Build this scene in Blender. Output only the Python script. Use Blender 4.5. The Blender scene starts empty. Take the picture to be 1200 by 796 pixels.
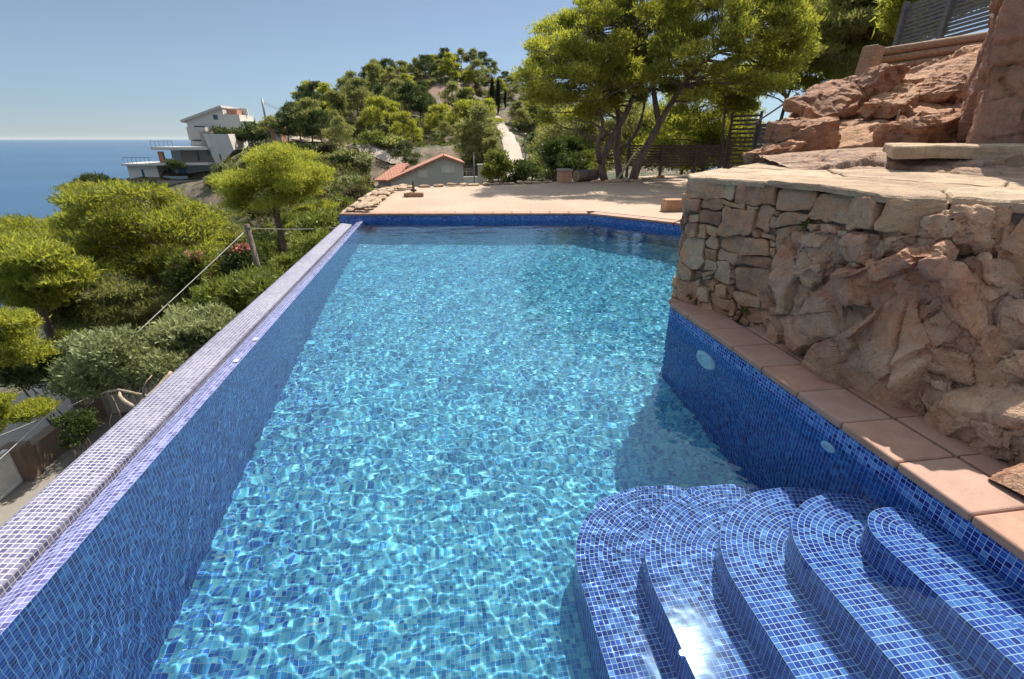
import bpy, bmesh, math, random
import numpy as np
from mathutils import Vector, Matrix, noise, Quaternion

random.seed(7)
rng = np.random.default_rng(11)
S = bpy.context.scene
COL = S.collection
R = math.radians

# ------------------------------------------------------------------ camera geometry
F_PX, HOR, VPX, EYE = 560.0, 162.0, 511.0, 1.6
PITCH = math.atan((398 - HOR) / F_PX)
YAW = math.asin((600 - VPX) / math.sqrt((VPX - 600) ** 2 + (398 - HOR) ** 2 + F_PX ** 2))
SUN_AZ, SUN_EL = R(36.5), R(52.7)

def at(px, py, Y):
    """world point seen at photo pixel (px, py) at distance Y along the pool axis"""
    r = px - 600; u = 398 - py
    dz = u * math.cos(PITCH) - F_PX * math.sin(PITCH)
    fw = F_PX * math.cos(PITCH) + u * math.sin(PITCH)
    x = r * math.cos(YAW) + fw * math.sin(YAW); y = -r * math.sin(YAW) + fw * math.cos(YAW)
    t = Y / y
    return Vector((x * t, Y, EYE + dz * t))

cam = bpy.data.cameras.new('camera'); camo = bpy.data.objects.new('camera', cam); COL.objects.link(camo)
cam.sensor_width = 36; cam.lens = 36 * F_PX / 1200
cam.clip_start = 0.05; cam.clip_end = 60000
camo.location = (0, 0, EYE); camo.rotation_euler = (math.pi / 2 - PITCH, 0, -YAW)
S.camera = camo

# ------------------------------------------------------------------ world and sun
W = bpy.data.worlds.new('World'); S.world = W; W.use_nodes = True
nt = W.node_tree; bgn = nt.nodes['Background']
sky = nt.nodes.new('ShaderNodeTexSky'); sky.sky_type = 'NISHITA'; sky.sun_disc = False
sky.sun_elevation = SUN_EL; sky.sun_rotation = SUN_AZ
sky.altitude = 100; sky.air_density = 1.0; sky.dust_density = 0.0; sky.ozone_density = 4.0
hs_ = nt.nodes.new('ShaderNodeHueSaturation'); hs_.inputs['Saturation'].default_value = 0.72; nt.links.new(sky.outputs[0], hs_.inputs['Color'])
tm_ = nt.nodes.new('ShaderNodeMixRGB'); tm_.blend_type = 'MULTIPLY'; tm_.inputs[0].default_value = 1; tm_.inputs[2].default_value = (0.88, 0.95, 1.0, 1); nt.links.new(hs_.outputs[0], tm_.inputs[1]); 
# added ramp: low sky dimmed and greyed, upper sky boosted to fill the shade
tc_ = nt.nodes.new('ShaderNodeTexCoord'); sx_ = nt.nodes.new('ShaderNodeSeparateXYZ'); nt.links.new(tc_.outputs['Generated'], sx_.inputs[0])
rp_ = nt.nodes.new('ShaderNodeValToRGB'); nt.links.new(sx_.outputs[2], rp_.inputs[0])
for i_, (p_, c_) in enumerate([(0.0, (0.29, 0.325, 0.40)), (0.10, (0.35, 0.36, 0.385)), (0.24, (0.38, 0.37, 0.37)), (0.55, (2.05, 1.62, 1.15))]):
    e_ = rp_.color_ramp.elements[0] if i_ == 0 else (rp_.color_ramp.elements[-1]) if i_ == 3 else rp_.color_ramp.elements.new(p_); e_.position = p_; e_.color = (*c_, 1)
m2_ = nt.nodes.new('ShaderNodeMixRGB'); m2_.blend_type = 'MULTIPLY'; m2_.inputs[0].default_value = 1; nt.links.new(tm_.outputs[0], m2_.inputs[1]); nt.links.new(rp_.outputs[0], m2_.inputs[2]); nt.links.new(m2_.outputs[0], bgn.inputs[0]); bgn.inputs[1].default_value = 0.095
sl = bpy.data.lights.new('sun', 'SUN'); sl.energy = 3.1; sl.angle = R(0.5); sl.color = (1.0, 0.93, 0.82)
so = bpy.data.objects.new('sun', sl); COL.objects.link(so)
sd = Vector((math.sin(SUN_AZ) * math.cos(SUN_EL), math.cos(SUN_AZ) * math.cos(SUN_EL), math.sin(SUN_EL)))
so.rotation_euler = sd.to_track_quat('Z', 'Y').to_euler(); so.location = sd * 60
sl.cycles.is_caustics_light = True
S.view_settings.view_transform = 'Standard'; S.view_settings.look = 'None'
S.view_settings.exposure = 1.36; S.view_settings.gamma = 1
S.render.engine = 'CYCLES'
cy = S.cycles
cy.use_denoising = True
try: cy.denoiser = 'OPENIMAGEDENOISE'
except Exception: pass
cy.max_bounces = 8; cy.diffuse_bounces = 5; cy.glossy_bounces = 3; cy.transmission_bounces = 6; cy.transparent_max_bounces = 12
cy.sample_clamp_indirect = 6; cy.sample_clamp_direct = 0
cy.use_adaptive_sampling = True; cy.adaptive_threshold = 0.02

# ------------------------------------------------------------------ helpers
def tag(o, label=None, cat=None, group=None, kind=None):
    if label: o['label'] = label
    if cat: o['category'] = cat
    if group: o['group'] = group
    if kind: o['kind'] = kind
    return o

def empty(name, loc=(0, 0, 0), rz=0, label=None, cat=None, group=None):
    o = bpy.data.objects.new(name, None); COL.objects.link(o)
    o.location = loc; o.rotation_euler = (0, 0, rz); o.empty_display_size = 0.2
    return tag(o, label, cat, group)

def children(o): return [c for c in list(COL.objects) if c.parent == o]
KIDS = {}
def link(name, me, parent=None, loc=(0, 0, 0)):
    o = bpy.data.objects.new(name, me); COL.objects.link(o); o.location = loc
    if parent is not None:
        o.parent = parent; KIDS.setdefault(parent, []).append(o)
    return o

def copy_tree(o, parent=None):
    c = o.copy(); COL.objects.link(c); c.parent = parent
    if parent is not None: KIDS.setdefault(parent, []).append(c)
    for ch in KIDS.get(o, []): copy_tree(ch, c)
    return c

def mesh_np(name, verts, faces, mat=None, smooth=False, uv=None, mats=None, fmat=None):
    """verts (n,3); faces (m,k) equal-size array"""
    verts = np.asarray(verts, dtype=np.float32); faces = np.asarray(faces, dtype=np.int32)
    me = bpy.data.meshes.new(name); k = faces.shape[1]
    me.vertices.add(len(verts)); me.vertices.foreach_set('co', verts.ravel())
    me.loops.add(faces.size); me.loops.foreach_set('vertex_index', faces.ravel())
    me.polygons.add(len(faces)); me.polygons.foreach_set('loop_start', np.arange(len(faces), dtype=np.int32) * k)
    me.polygons.foreach_set('loop_total', np.full(len(faces), k, dtype=np.int32))
    if smooth: me.polygons.foreach_set('use_smooth', np.ones(len(faces), dtype=bool))
    if uv is not None:
        l = me.uv_layers.new(name='uv'); l.data.foreach_set('uv', np.asarray(uv, dtype=np.float32).ravel())
    for m in ([mat] if mats is None else mats): me.materials.append(m)
    if fmat is not None: me.polygons.foreach_set('material_index', np.asarray(fmat, dtype=np.int32))
    me.update(calc_edges=True); me.validate()
    return me

class MB:
    """collects polygons (any size) with optional uv and material index, then builds ONE mesh"""
    def __init__(s): s.v = []; s.f = []; s.uv = []; s.mi = []; s.sm = []
    def poly(s, pts, uv=None, mi=0, sm=False):
        b = len(s.v); s.v += [tuple(p) for p in pts]; s.f.append(tuple(range(b, b + len(pts))))
        s.uv += list(uv) if uv else [(0, 0)] * len(pts); s.mi.append(mi); s.sm.append(sm)
    def faces(s, verts, faces, mi=0, sm=False):
        b = len(s.v); s.v += [tuple(p) for p in verts]
        for f in faces:
            s.f.append(tuple(b + i for i in f)); s.uv += [(0, 0)] * len(f); s.mi.append(mi); s.sm.append(sm)
    def box(s, c, d, rz=0.0, mi=0, tilt=None):
        hx, hy, hz = d[0] / 2, d[1] / 2, d[2] / 2
        m = Matrix.Rotation(rz, 3, 'Z')
        if tilt is not None: m = m @ tilt
        vs = [Vector(c) + m @ Vector((sx * hx, sy * hy, sz * hz)) for sz in (-1, 1) for sy in (-1, 1) for sx in (-1, 1)]
        s.faces(vs, [(0, 2, 3, 1), (4, 5, 7, 6), (0, 1, 5, 4), (2, 6, 7, 3), (0, 4, 6, 2), (1, 3, 7, 5)], mi)
    def beam(s, a, b, w, h, mi=0):
        a = Vector(a); b = Vector(b); d = (b - a); L = d.length; q = d.to_track_quat('X', 'Z').to_matrix()
        vs = [a + q @ Vector((x, sy * w / 2, sz * h / 2)) for x in (0, L) for sz in (-1, 1) for sy in (-1, 1)]
        s.faces(vs, [(0, 1, 3, 2), (4, 6, 7, 5), (0, 4, 5, 1), (2, 3, 7, 6), (0, 2, 6, 4), (1, 5, 7, 3)], mi)
    def tube(s, pts, rad, n=8, mi=0, cap=True):
        pts = [Vector(p) for p in pts]
        if not isinstance(rad, (list, tuple)): rad = [rad] * len(pts)
        rings = []; up = Vector((0.13, 0.21, 1)).normalized()
        for i, p in enumerate(pts):
            d = (pts[min(i + 1, len(pts) - 1)] - pts[max(i - 1, 0)]).normalized()
            if abs(d.dot(up)) > 0.98: x = d.cross(Vector((1, 0, 0))).normalized()
            else: x = d.cross(up).normalized()
            y = d.cross(x)
            rings.append([p + (x * math.cos(2 * math.pi * k / n) + y * math.sin(2 * math.pi * k / n)) * rad[i] for k in range(n)])
        vs = [v for r_ in rings for v in r_]
        fs = [(i * n + k, i * n + (k + 1) % n, (i + 1) * n + (k + 1) % n, (i + 1) * n + k) for i in range(len(pts) - 1) for k in range(n)]
        if cap: fs += [tuple(range(n))[::-1], tuple((len(pts) - 1) * n + k for k in range(n))]
        s.faces(vs, fs, mi, True)
    def lathe(s, prof, c, n=24, mi=0, axis=None):
        m = Matrix.Identity(3) if axis is None else Vector(axis).to_track_quat('Z', 'Y').to_matrix()
        vs = [Vector(c) + m @ Vector((r_ * math.cos(2 * math.pi * k / n), r_ * math.sin(2 * math.pi * k / n), z)) for r_, z in prof for k in range(n)]
        fs = [(i * n + k, i * n + (k + 1) % n, (i + 1) * n + (k + 1) % n, (i + 1) * n + k) for i in range(len(prof) - 1) for k in range(n)]
        s.faces(vs, fs, mi, True)
    def prism(s, pts, z0, z1, mi=0):
        n = len(pts)
        zt = z1 if callable(z1) else (lambda x, y: z1); zb = z0 if callable(z0) else (lambda x, y: z0)
        vs = [(x, y, zb(x, y)) for x, y in pts] + [(x, y, zt(x, y)) for x, y in pts]
        s.faces(vs, [tuple(range(n))[::-1], tuple(range(n, 2 * n))] + [(i, (i + 1) % n, n + (i + 1) % n, n + i) for i in range(n)], mi)
    def mesh(s, name, mats, bevel=0, seg=2, weld=False):
        me = bpy.data.meshes.new(name); me.from_pydata(s.v, [], s.f)
        l = me.uv_layers.new(name='uv'); l.data.foreach_set('uv', np.array(s.uv, dtype=np.float32).ravel())
        for m in (mats if isinstance(mats, (list, tuple)) else [mats]): me.materials.append(m)
        me.polygons.foreach_set('material_index', s.mi); me.polygons.foreach_set('use_smooth', s.sm)
        if bevel or weld:
            bm = bmesh.new(); bm.from_mesh(me); bmesh.ops.remove_doubles(bm, verts=bm.verts, dist=1e-5)
            if bevel:
                es = [e for e in bm.edges if len(e.link_faces) == 2 and e.calc_face_angle(0) > 0.5]
                bmesh.ops.bevel(bm, geom=es, offset=bevel, segments=seg, profile=0.5, affect='EDGES', clamp_overlap=True)
            bmesh.ops.recalc_face_normals(bm, faces=bm.faces); bm.to_mesh(me); bm.free()
        me.update(); return me
    def build(s, name, mats, parent=None, bevel=0, seg=2, loc=(0, 0, 0), weld=False):
        return link(name, s.mesh(name, mats, bevel, seg, weld), parent, loc)

# ------------------------------------------------------------------ material helpers
MATS = {}
class NG:
    """small node graph writer"""
    def __init__(s, name):
        s.m = bpy.data.materials.new(name); s.m.use_nodes = True; s.t = s.m.node_tree
        s.b = s.t.nodes['Principled BSDF']; s.out = s.t.nodes['Material Output']
    def n(s, typ, **kw):
        x = s.t.nodes.new('ShaderNode' + typ)
        for k, v in kw.items():
            if k.startswith('i_'): s.set(x, k[2:], v)
            else: setattr(x, k, v)
        return x
    def set(s, node, key, v):
        key = int(key) if key.isdigit() else key.replace('_', ' ')
        inp = node.inputs[key]
        if isinstance(v, bpy.types.NodeSocket): s.t.links.new(v, inp)
        else: inp.default_value = v
    def math(s, op, a, b=0.5, c=None, clamp=False):
        x = s.n('Math', operation=op, use_clamp=clamp); s.set(x, '0', a); s.set(x, '1', b)
        if c is not None: s.set(x, '2', c)
        return x.outputs[0]
    def noise(s, scale, detail=4, rough=0.55, vec=None, dim='3D', w=None, dist=0.0):
        x = s.n('TexNoise', noise_dimensions=dim); s.set(x, 'Scale', scale); s.set(x, 'Detail', detail); s.set(x, 'Roughness', rough); s.set(x, 'Distortion', dist)
        if vec is not None: s.set(x, 'Vector', vec)
        return x.outputs[0]
    def ramp(s, fac, stops, interp='LINEAR'):
        x = s.n('ValToRGB'); x.color_ramp.interpolation = interp; e = x.color_ramp.elements
        while len(e) < len(stops): e.new(0.5)
        for i, (p, c) in enumerate(stops):
            e[i].position = p; e[i].color = tuple(c) + (1,) if len(c) == 3 else c
        s.set(x, 'Fac', fac); return x.outputs[0]
    def mix(s, fac, a, b, mode='MIX'):
        x = s.n('MixRGB', blend_type=mode); s.set(x, 'Fac', fac); s.set(x, 'Color1', col(a)); s.set(x, 'Color2', col(b)); return x.outputs[0]
    def coord(s, kind='Object'): return s.n('TexCoord').outputs[kind]
    def pos(s): return s.n('NewGeometry').outputs['Position']
    def mapping(s, vec, scale=(1, 1, 1), rot=(0, 0, 0), loc=(0, 0, 0)):
        x = s.n('Mapping'); s.set(x, 'Vector', vec); s.set(x, 'Scale', scale); s.set(x, 'Rotation', rot); s.set(x, 'Location', loc); return x.outputs[0]
    def bump(s, h, strength=0.5, dist=0.02, nrm=None):
        x = s.n('Bump'); s.set(x, 'Height', h); s.set(x, 'Strength', strength); s.set(x, 'Distance', dist)
        if nrm is not None: s.set(x, 'Normal', nrm)
        return x.outputs[0]
    def fin(s, color=None, rough=None, normal=None, **kw):
        if color is not None: s.set(s.b, 'Base Color', col(color))
        if rough is not None: s.set(s.b, 'Roughness', rough)
        if normal is not None: s.set(s.b, 'Normal', normal)
        for k, v in kw.items(): s.set(s.b, k, v)
        MATS[s.m.name] = s.m; return s.m
def col(c):
    return tuple(c) + (1,) if isinstance(c, (tuple, list)) and len(c) == 3 else c

def mat_tile(name, stops, grout, size=0.0265, gw=0.09, rough=0.12, scale_mark=None, ior=1.5, blend=None):
    g = NG(name); uv = g.coord('UV')
    sc = g.n('VectorMath', operation='SCALE'); g.set(sc, '0', uv); sc.inputs['Scale'].default_value = 1 / size
    fr = g.n('VectorMath', operation='FRACTION'); g.set(fr, '0', sc.outputs[0])
    fl = g.n('VectorMath', operation='FLOOR'); g.set(fl, '0', sc.outputs[0])
    wn = g.n('TexWhiteNoise', noise_dimensions='2D'); g.set(wn, 'Vector', fl.outputs[0])
    c = g.ramp(wn.outputs['Value'], stops, 'LINEAR')
    if blend is not None:   # deeper blue from light and viewing angle, painted as more blue pieces towards one corner
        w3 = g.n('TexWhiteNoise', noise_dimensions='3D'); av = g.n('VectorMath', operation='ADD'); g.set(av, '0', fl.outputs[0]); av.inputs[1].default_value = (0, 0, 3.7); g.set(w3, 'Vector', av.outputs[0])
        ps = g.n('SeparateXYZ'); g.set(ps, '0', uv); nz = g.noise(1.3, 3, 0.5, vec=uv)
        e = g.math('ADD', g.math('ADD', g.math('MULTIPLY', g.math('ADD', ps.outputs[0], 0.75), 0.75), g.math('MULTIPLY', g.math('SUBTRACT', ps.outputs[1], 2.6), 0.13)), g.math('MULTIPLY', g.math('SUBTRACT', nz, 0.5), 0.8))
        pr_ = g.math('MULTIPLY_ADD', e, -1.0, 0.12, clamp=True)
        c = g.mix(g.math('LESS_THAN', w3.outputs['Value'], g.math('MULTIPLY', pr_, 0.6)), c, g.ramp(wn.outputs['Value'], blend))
    sp = g.n('SeparateXYZ'); g.set(sp, '0', fr.outputs[0])
    def edge(o):
        d = g.math('ABSOLUTE', g.math('SUBTRACT', o, 0.5)); return g.math('GREATER_THAN', d, 0.5 - gw / 2 * 1.0)
    m = g.math('MAXIMUM', edge(sp.outputs[0]), edge(sp.outputs[1]))
    var = g.noise(0.9, 3, vec=g.pos()); gc = g.mix(g.ramp(var, [(0.35, (0, 0, 0)), (0.7, (1, 1, 1))]), grout, tuple(x * 0.75 for x in grout))
    colr = g.mix(m, c, gc)
    if scale_mark is not None:
        v = g.noise(2.3, 5, 0.65, vec=g.pos()); colr = g.mix(g.math('MULTIPLY', g.ramp(v, [(0.42, (0, 0, 0)), (0.7, (1, 1, 1))]), scale_mark), colr, (0.75, 0.73, 0.78))
    ro = g.math('MULTIPLY_ADD', m, 0.5, rough)
    # each mosaic piece sits a little differently
    tw = g.math('MULTIPLY', g.math('SUBTRACT', 1.0, m), 1.0)
    nb = g.bump(tw, 0.6, 0.0012)
    return g.fin(colr, ro, nb, IOR=ior)
# ------------------------------------------------------------------ swimming pool
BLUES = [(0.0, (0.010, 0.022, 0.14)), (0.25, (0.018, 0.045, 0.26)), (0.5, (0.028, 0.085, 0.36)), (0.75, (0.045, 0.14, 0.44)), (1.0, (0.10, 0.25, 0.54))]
M_STEP_BLUES = [(0.0, (0.022, 0.035, 0.20)), (0.25, (0.032, 0.055, 0.29)), (0.5, (0.045, 0.085, 0.37)), (0.75, (0.065, 0.135, 0.45)), (1.0, (0.13, 0.24, 0.54))]
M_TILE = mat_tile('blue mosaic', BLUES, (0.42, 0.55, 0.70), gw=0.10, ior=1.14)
M_STEP = mat_tile('step mosaic', M_STEP_BLUES, (0.62, 0.68, 0.75), gw=0.11, rough=0.09, ior=1.14)
M_TILE_LIP = mat_tile('violet blue lip mosaic', [(0, (0.06, 0.06, 0.20)), (0.5, (0.12, 0.12, 0.32)), (1, (0.22, 0.23, 0.45))], (0.62, 0.62, 0.66))
M_TILE_PALE = mat_tile('limed mosaic', [(0, (0.05, 0.045, 0.13)), (0.5, (0.09, 0.085, 0.18)), (1, (0.18, 0.17, 0.26))], (0.52, 0.51, 0.49), gw=0.16, rough=0.5, scale_mark=0.08)

g = NG('terracotta coping'); v = g.noise(7, 5, 0.6, vec=g.pos()); w_ = g.noise(60, 3, 0.6, vec=g.pos())
oi = g.n('ObjectInfo')
cc = g.ramp(v, [(0.25, (0.27, 0.135, 0.09)), (0.55, (0.37, 0.20, 0.135)), (0.8, (0.45, 0.275, 0.19))])
cc = g.mix(g.math('MULTIPLY', oi.outputs['Random'], 0.6), cc, (0.36, 0.24, 0.19))
st_ = g.ramp(g.noise(3.2, 6, 0.7, vec=g.mapping(g.pos(), loc=(5, 1, 0))), [(0.5, (0, 0, 0)), (0.62, (1, 1, 1))]); cc = g.mix(g.math('MULTIPLY', st_, 0.4), cc, (0.24, 0.15, 0.11)); sk_ = g.ramp(g.noise(90, 3, 0.7, vec=g.pos()), [(0.34, (1, 1, 1)), (0.42, (0, 0, 0))]); cc = g.mix(g.math('MULTIPLY', sk_, 0.35), cc, (0.16, 0.10, 0.08))
M_COPING = g.fin(cc, 0.75, g.bump(w_, 0.25, 0.004))
g = NG('cement'); v = g.noise(9, 6, 0.65, vec=g.pos())
M_CEMENT = g.fin(g.ramp(v, [(0.3, (0.22, 0.19, 0.165)), (0.7, (0.36, 0.32, 0.28))]), 0.9, g.bump(v, 0.5, 0.01))

pool = empty('swimming_pool', (0, 0, 0), 0, 'long infinity pool lined with blue mosaic, full of clear rippling water', 'swimming pool')
XL, XR, YN, ZF = -1.6, 2.15, 0.3, -1.45
PLAN = [(XL, YN), (XR, YN), (XR, 4.12), (2.32, 4.36), (4.55, 6.2), (5.0, 7.2), (4.32, 8.55), (3.1, 9.93), (XL, 10.62)]
def pool_wall(mb, a, b, s0, zt):
    L = math.hypot(b[0] - a[0], b[1] - a[1])
    mb.poly([(a[0], a[1], ZF), (b[0], b[1], ZF), (b[0], b[1], zt), (a[0], a[1], zt)], [(s0, ZF), (s0 + L, ZF), (s0 + L, zt), (s0, zt)])
    return s0 + L
mb = MB(); s_ = 0.0
for i in range(len(PLAN)):
    a = PLAN[i]; b = PLAN[(i + 1) % len(PLAN)]
    s_ = pool_wall(mb, b, a, s_, 0.005 if i == len(PLAN) - 1 else 0.101)
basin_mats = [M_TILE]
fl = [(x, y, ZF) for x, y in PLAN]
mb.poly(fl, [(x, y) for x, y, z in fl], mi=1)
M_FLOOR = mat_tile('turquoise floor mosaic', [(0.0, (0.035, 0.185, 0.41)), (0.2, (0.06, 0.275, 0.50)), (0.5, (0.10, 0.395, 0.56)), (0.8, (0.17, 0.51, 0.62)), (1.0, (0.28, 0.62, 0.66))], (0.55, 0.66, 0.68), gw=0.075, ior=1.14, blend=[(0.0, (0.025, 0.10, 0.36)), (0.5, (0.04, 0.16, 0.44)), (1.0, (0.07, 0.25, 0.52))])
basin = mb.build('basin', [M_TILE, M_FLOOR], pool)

# overflow lip, gutter and outer wall of the infinity edge (long swept profile)
def sweep_y(name, prof, y0, y1, mat, parent, caps=True):
    mb = MB(); s = 0.0; n = 1
    for i in range(len(prof) - 1):
        a, b = prof[i], prof[i + 1]; L = math.hypot(b[0] - a[0], b[1] - a[1])
        mb.poly([(a[0], y0, a[1]), (a[0], y1, a[1]), (b[0], y1, b[1]), (b[0], y0, b[1])], [(y0, s), (y1, s), (y1, s + L), (y0, s + L)], sm=False)
        s += L
    if caps:
        for y in (y0, y1): mb.poly([(x, y, z) for x, z in prof], [(x, z) for x, z in prof])
    return mb.build(name, mat, parent)
sweep_y('overflow_lip', [(XL, 0.005), (-1.66, 0.004), (-1.745, -0.022), (-1.75, -0.3), (-1.66, -0.3)], YN, 10.615, M_TILE_LIP, pool)
mb = MB(); mb.poly([(-1.75, YN, -0.22), (-1.80, YN, -0.22), (-1.80, 10.3, -0.22), (-1.75, 10.3, -0.22)], [(0, 0), (0.05, 0), (0.05, 10), (0, 10)])
mb.build('gutter', M_TILE, pool)
prof = [(-1.80, -0.3), (-1.80, -0.03)] + [(-1.80 - 0.33 * t, -0.03 + 0.03 * math.sin(math.pi * min(1, t * 1.25) * 0.5) - 0.16 * max(0, t - 0.62) ** 2 / 0.144) for t in np.linspace(0.04, 1, 16)] + [(-2.16, -0.26), (-2.18, -6.5)]
sweep_y('outer_wall', prof, YN, 10.3, M_TILE_PALE, pool)
mb = MB(); mb.poly([(-2.1, 10.62, -0.9), (XL, 10.62, -0.9), (XL, 10.62, 0.101), (-2.1, 10.62, 0.101)], [(0, -.9), (.5, -.9), (.5, .101), (0, .101)])
mb.poly([(-2.1, 10.62, -0.9), (-2.1, 10.62, 0.101), (-2.1, 11.2, 0.101), (-2.1, 11.2, -0.9)], [(0, -.9), (0, .101), (.6, .101), (.6, -.9)])
mb.build('end_pier', M_TILE, pool)
for y in (3.62, 4.05):
    mb = MB(); mb.box((-1.63, y, 0.012), (0.035, 0.05, 0.008)); mb.build('lip_clip', MATS.get('white plastic') or NG('white plastic').fin((0.75, 0.77, 0.78), 0.4), pool, bevel=0.003)
M_WHITE = MATS['white plastic']

# steps: concentric rounded treads along the right wall
STEPS = [(0.66, 2.47, 0.58, -1.04), (0.97, 2.24, 0.62, -0.79), (1.28, 2.00, 0.55, -0.54), (1.56, 1.77, 0.40, -0.30), (1.83, 1.52, 0.19, -0.06)]
TS = 0.0265
def step_outline(xn, yt, r, off):
    c = (xn + r, yt - r); rr = r - off; pts = []; n = 40
    ys = np.linspace(YN + 0.001, c[1], 24)
    for y in ys: pts.append((xn + off, y))
    for k in range(1, n + 1):
        a = math.pi - math.pi * 0.92 * k / n
        x, y = c[0] + rr * math.cos(a), c[1] + rr * math.sin(a)
        if x > XR: break
        pts.append((x, y))
    return pts
for xn, yt, r, zt in STEPS:
    mb = MB(); zb = ZF
    o0 = step_outline(xn, yt, r, 0.0); s = 0
    for i in range(len(o0) - 1):
        a, b = o0[i], o0[i + 1]; L = math.hypot(b[0] - a[0], b[1] - a[1])
        mb.poly([(a[0], a[1], zb), (a[0], a[1], zt), (b[0], b[1], zt), (b[0], b[1], zb)], [(s, zb - zt), (s, 0), (s + L, 0), (s + L, zb - zt)]); s += L
    nr = int((r - 0.02) / TS)
    rings = [step_outline(xn, yt, r, k * TS) for k in range(nr + 1)]
    for k in range(nr):
        A, B = rings[k], rings[k + 1]; s = 0
        for i in range(min(len(A), len(B)) - 1):
            L = 0.5 * (math.dist(A[i], A[i + 1]) + math.dist(B[i], B[i + 1]))
            mb.poly([(*A[i], zt), (*B[i], zt), (*B[i + 1], zt), (*A[i + 1], zt)], [(s, k * TS), (s, (k + 1) * TS), (s + L, (k + 1) * TS), (s + L, k * TS)]); s += L
    inner = rings[nr]
    # remaining inside of the tread up to the wall
    px_ = inner + [(XR - 0.001, inner[-1][1]), (XR - 0.001, YN + 0.001)]
    mb.poly([(x, y, zt - 0.001) for x, y in px_], [(x, y) for x, y in px_])
    last = o0[-1]; und = o0 + [(XR - 0.001, last[1]), (XR - 0.001, YN + 0.001)]; mb.poly([(x, y, zt - 0.002) for x, y in und], [(x, y) for x, y in und])
    if last[0] < XR - 0.01:
        mb.poly([(*last, zb), (*last, zt), (XR - 0.001, last[1], zt), (XR - 0.001, last[1], zb)], [(0, zb), (0, zt), (.3, zt), (.3, zb)])
    mb.build('step', M_STEP, pool)

# underwater lamp and inlet on the right wall
lamp = empty('pool_light_root') if False else None
mb = MB(); mb.lathe([(0.001, 0.02), (0.06, 0.02), (0.075, 0.012), (0.075, 0.0)], (XR, 3.37, -0.30), 28, axis=(-1, 0, 0))
lens = mb.build('pool_light', NG('lamp glass').fin((0.62, 0.72, 0.74), 0.15), pool)
mb = MB(); mb.lathe([(0.075, 0.014), (0.085, 0.026), (0.135, 0.022), (0.145, 0.01), (0.145, 0.0)], (XR, 3.37, -0.30), 32, axis=(-1, 0, 0))
mb.build('ring', M_WHITE, lens)
mb = MB(); mb.lathe([(0.001, 0.004), (0.018, 0.004), (0.02, 0.018), (0.045, 0.014), (0.05, 0.0)], (XR, 2.02, -0.10), 24, axis=(-1, 0, 0))
mb.build('inlet', M_WHITE, pool)

# coping tiles
def coping_run(p, q, depth, length, side, zt=0.15, th=0.05, over=0.02, gap=0.006, row=0.0):
    p = Vector((*p, 0)); q = Vector((*q, 0)); d = (q - p); L = d.length; d.normalize(); nrm = Vector((-d.y, d.x, 0)) * side
    n = max(1, round(L / length)); l = L / n
    for k in range(n):
        c = p + d * (l * (k + .5)) + nrm * (row + depth / 2 - (over if row == 0 else 0)); c.z = zt - th / 2 - random.uniform(0, 0.0025)
        mb = MB(); mb.box(c, (l - gap, depth - gap, th), math.atan2(d.y, d.x) + random.uniform(-.004, .004))
        mb.build('coping_tile', M_COPING, pool, bevel=0.014 if row == 0 else 0.006, seg=3)
coping_run((XR, YN - .1), (XR, 4.10), 0.33, 0.36, -1)
coping_run((XR, YN - .1), (XR, 3.4), 0.33, 0.36, -1, zt=0.147, row=0.33)
coping_run((2.17, 4.17), (2.34, 4.38), 0.33, 0.36, -1)
coping_run((2.34, 4.40), (4.55, 6.23), 0.33, 0.37, -1)
coping_run((5.0, 7.2), (4.32, 8.55), 0.30, 0.4, -1, over=0.0)
coping_run((4.32, 8.58), (3.1, 9.95), 0.30, 0.4, -1, over=0.02)
coping_run((3.08, 9.95), (-2.1, 10.66), 0.30, 0.4, -1, over=0.02)
mb = MB(); mb.prism([(XR + .02, YN - .5), (3.3, YN - .5), (3.3, 4.0), (XR + .02, 4.0)], -0.2, 0.097); mb.build('coping_bed', M_CEMENT, pool)
coping_run((XR, YN), (-1.75, YN), 0.4, 0.4, 1)

# water
def water_h(x, y):
    h = np.zeros_like(x)
    r2 = np.random.default_rng(5)
    for L, a, n_ in ((0.50, 0.0012, 6), (0.17, 0.00072, 9), (0.085, 0.00042, 18), (0.058, 0.00016, 14)):
        for k in range(n_):
            th = r2.uniform(-0.8, 0.8) + R(75) if k % 4 else r2.uniform(0, 6.28); Lk = L * r2.uniform(0.75, 1.3); kk = 2 * np.pi / Lk
            h += a / math.sqrt(n_) * 1.6 * np.sin(kk * (x * math.cos(th) + y * math.sin(th)) + r2.uniform(0, 6.28) + 0.8 * np.sin(x * r2.uniform(.5, 1.4) + y * r2.uniform(.5, 1.4)))
    return h
nx, ny = 520, 1200
gx = np.linspace(XL, 5.0, int(nx * 1.5)); gy = np.linspace(YN, 10.62, ny)
X, Y = np.meshgrid(gx, gy)
def inside(x, y, P_):
    c = np.zeros(x.shape, bool); n = len(P_)
    for i in range(n):
        (x1, y1), (x2, y2) = P_[i], P_[i - 1]
        if y1 == y2: continue
        c ^= ((y1 > y) != (y2 > y)) & (x < (x2 - x1) * (y - y1) / (y2 - y1) + x1)
    return c
calm = (0.045 + 0.955 * np.clip((np.hypot(X - 0.78, Y - 0.93) - 0.28) / 0.9, 0, 1)) * np.clip((np.hypot(X - 2.2, (Y - 0.9) * 0.8) - 0.30) / 1.0, 0.12, 1)
WS = 0.42
Z = water_h(X, Y) * calm * WS
ins = inside(X, Y, PLAN); ins2 = np.zeros_like(ins)
for dy in (-1, 0, 1):
    for dx in (-1, 0, 1): ins2 |= np.roll(np.roll(ins, dy, 0), dx, 1)
idx = np.arange(X.size).reshape(X.shape)
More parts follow.
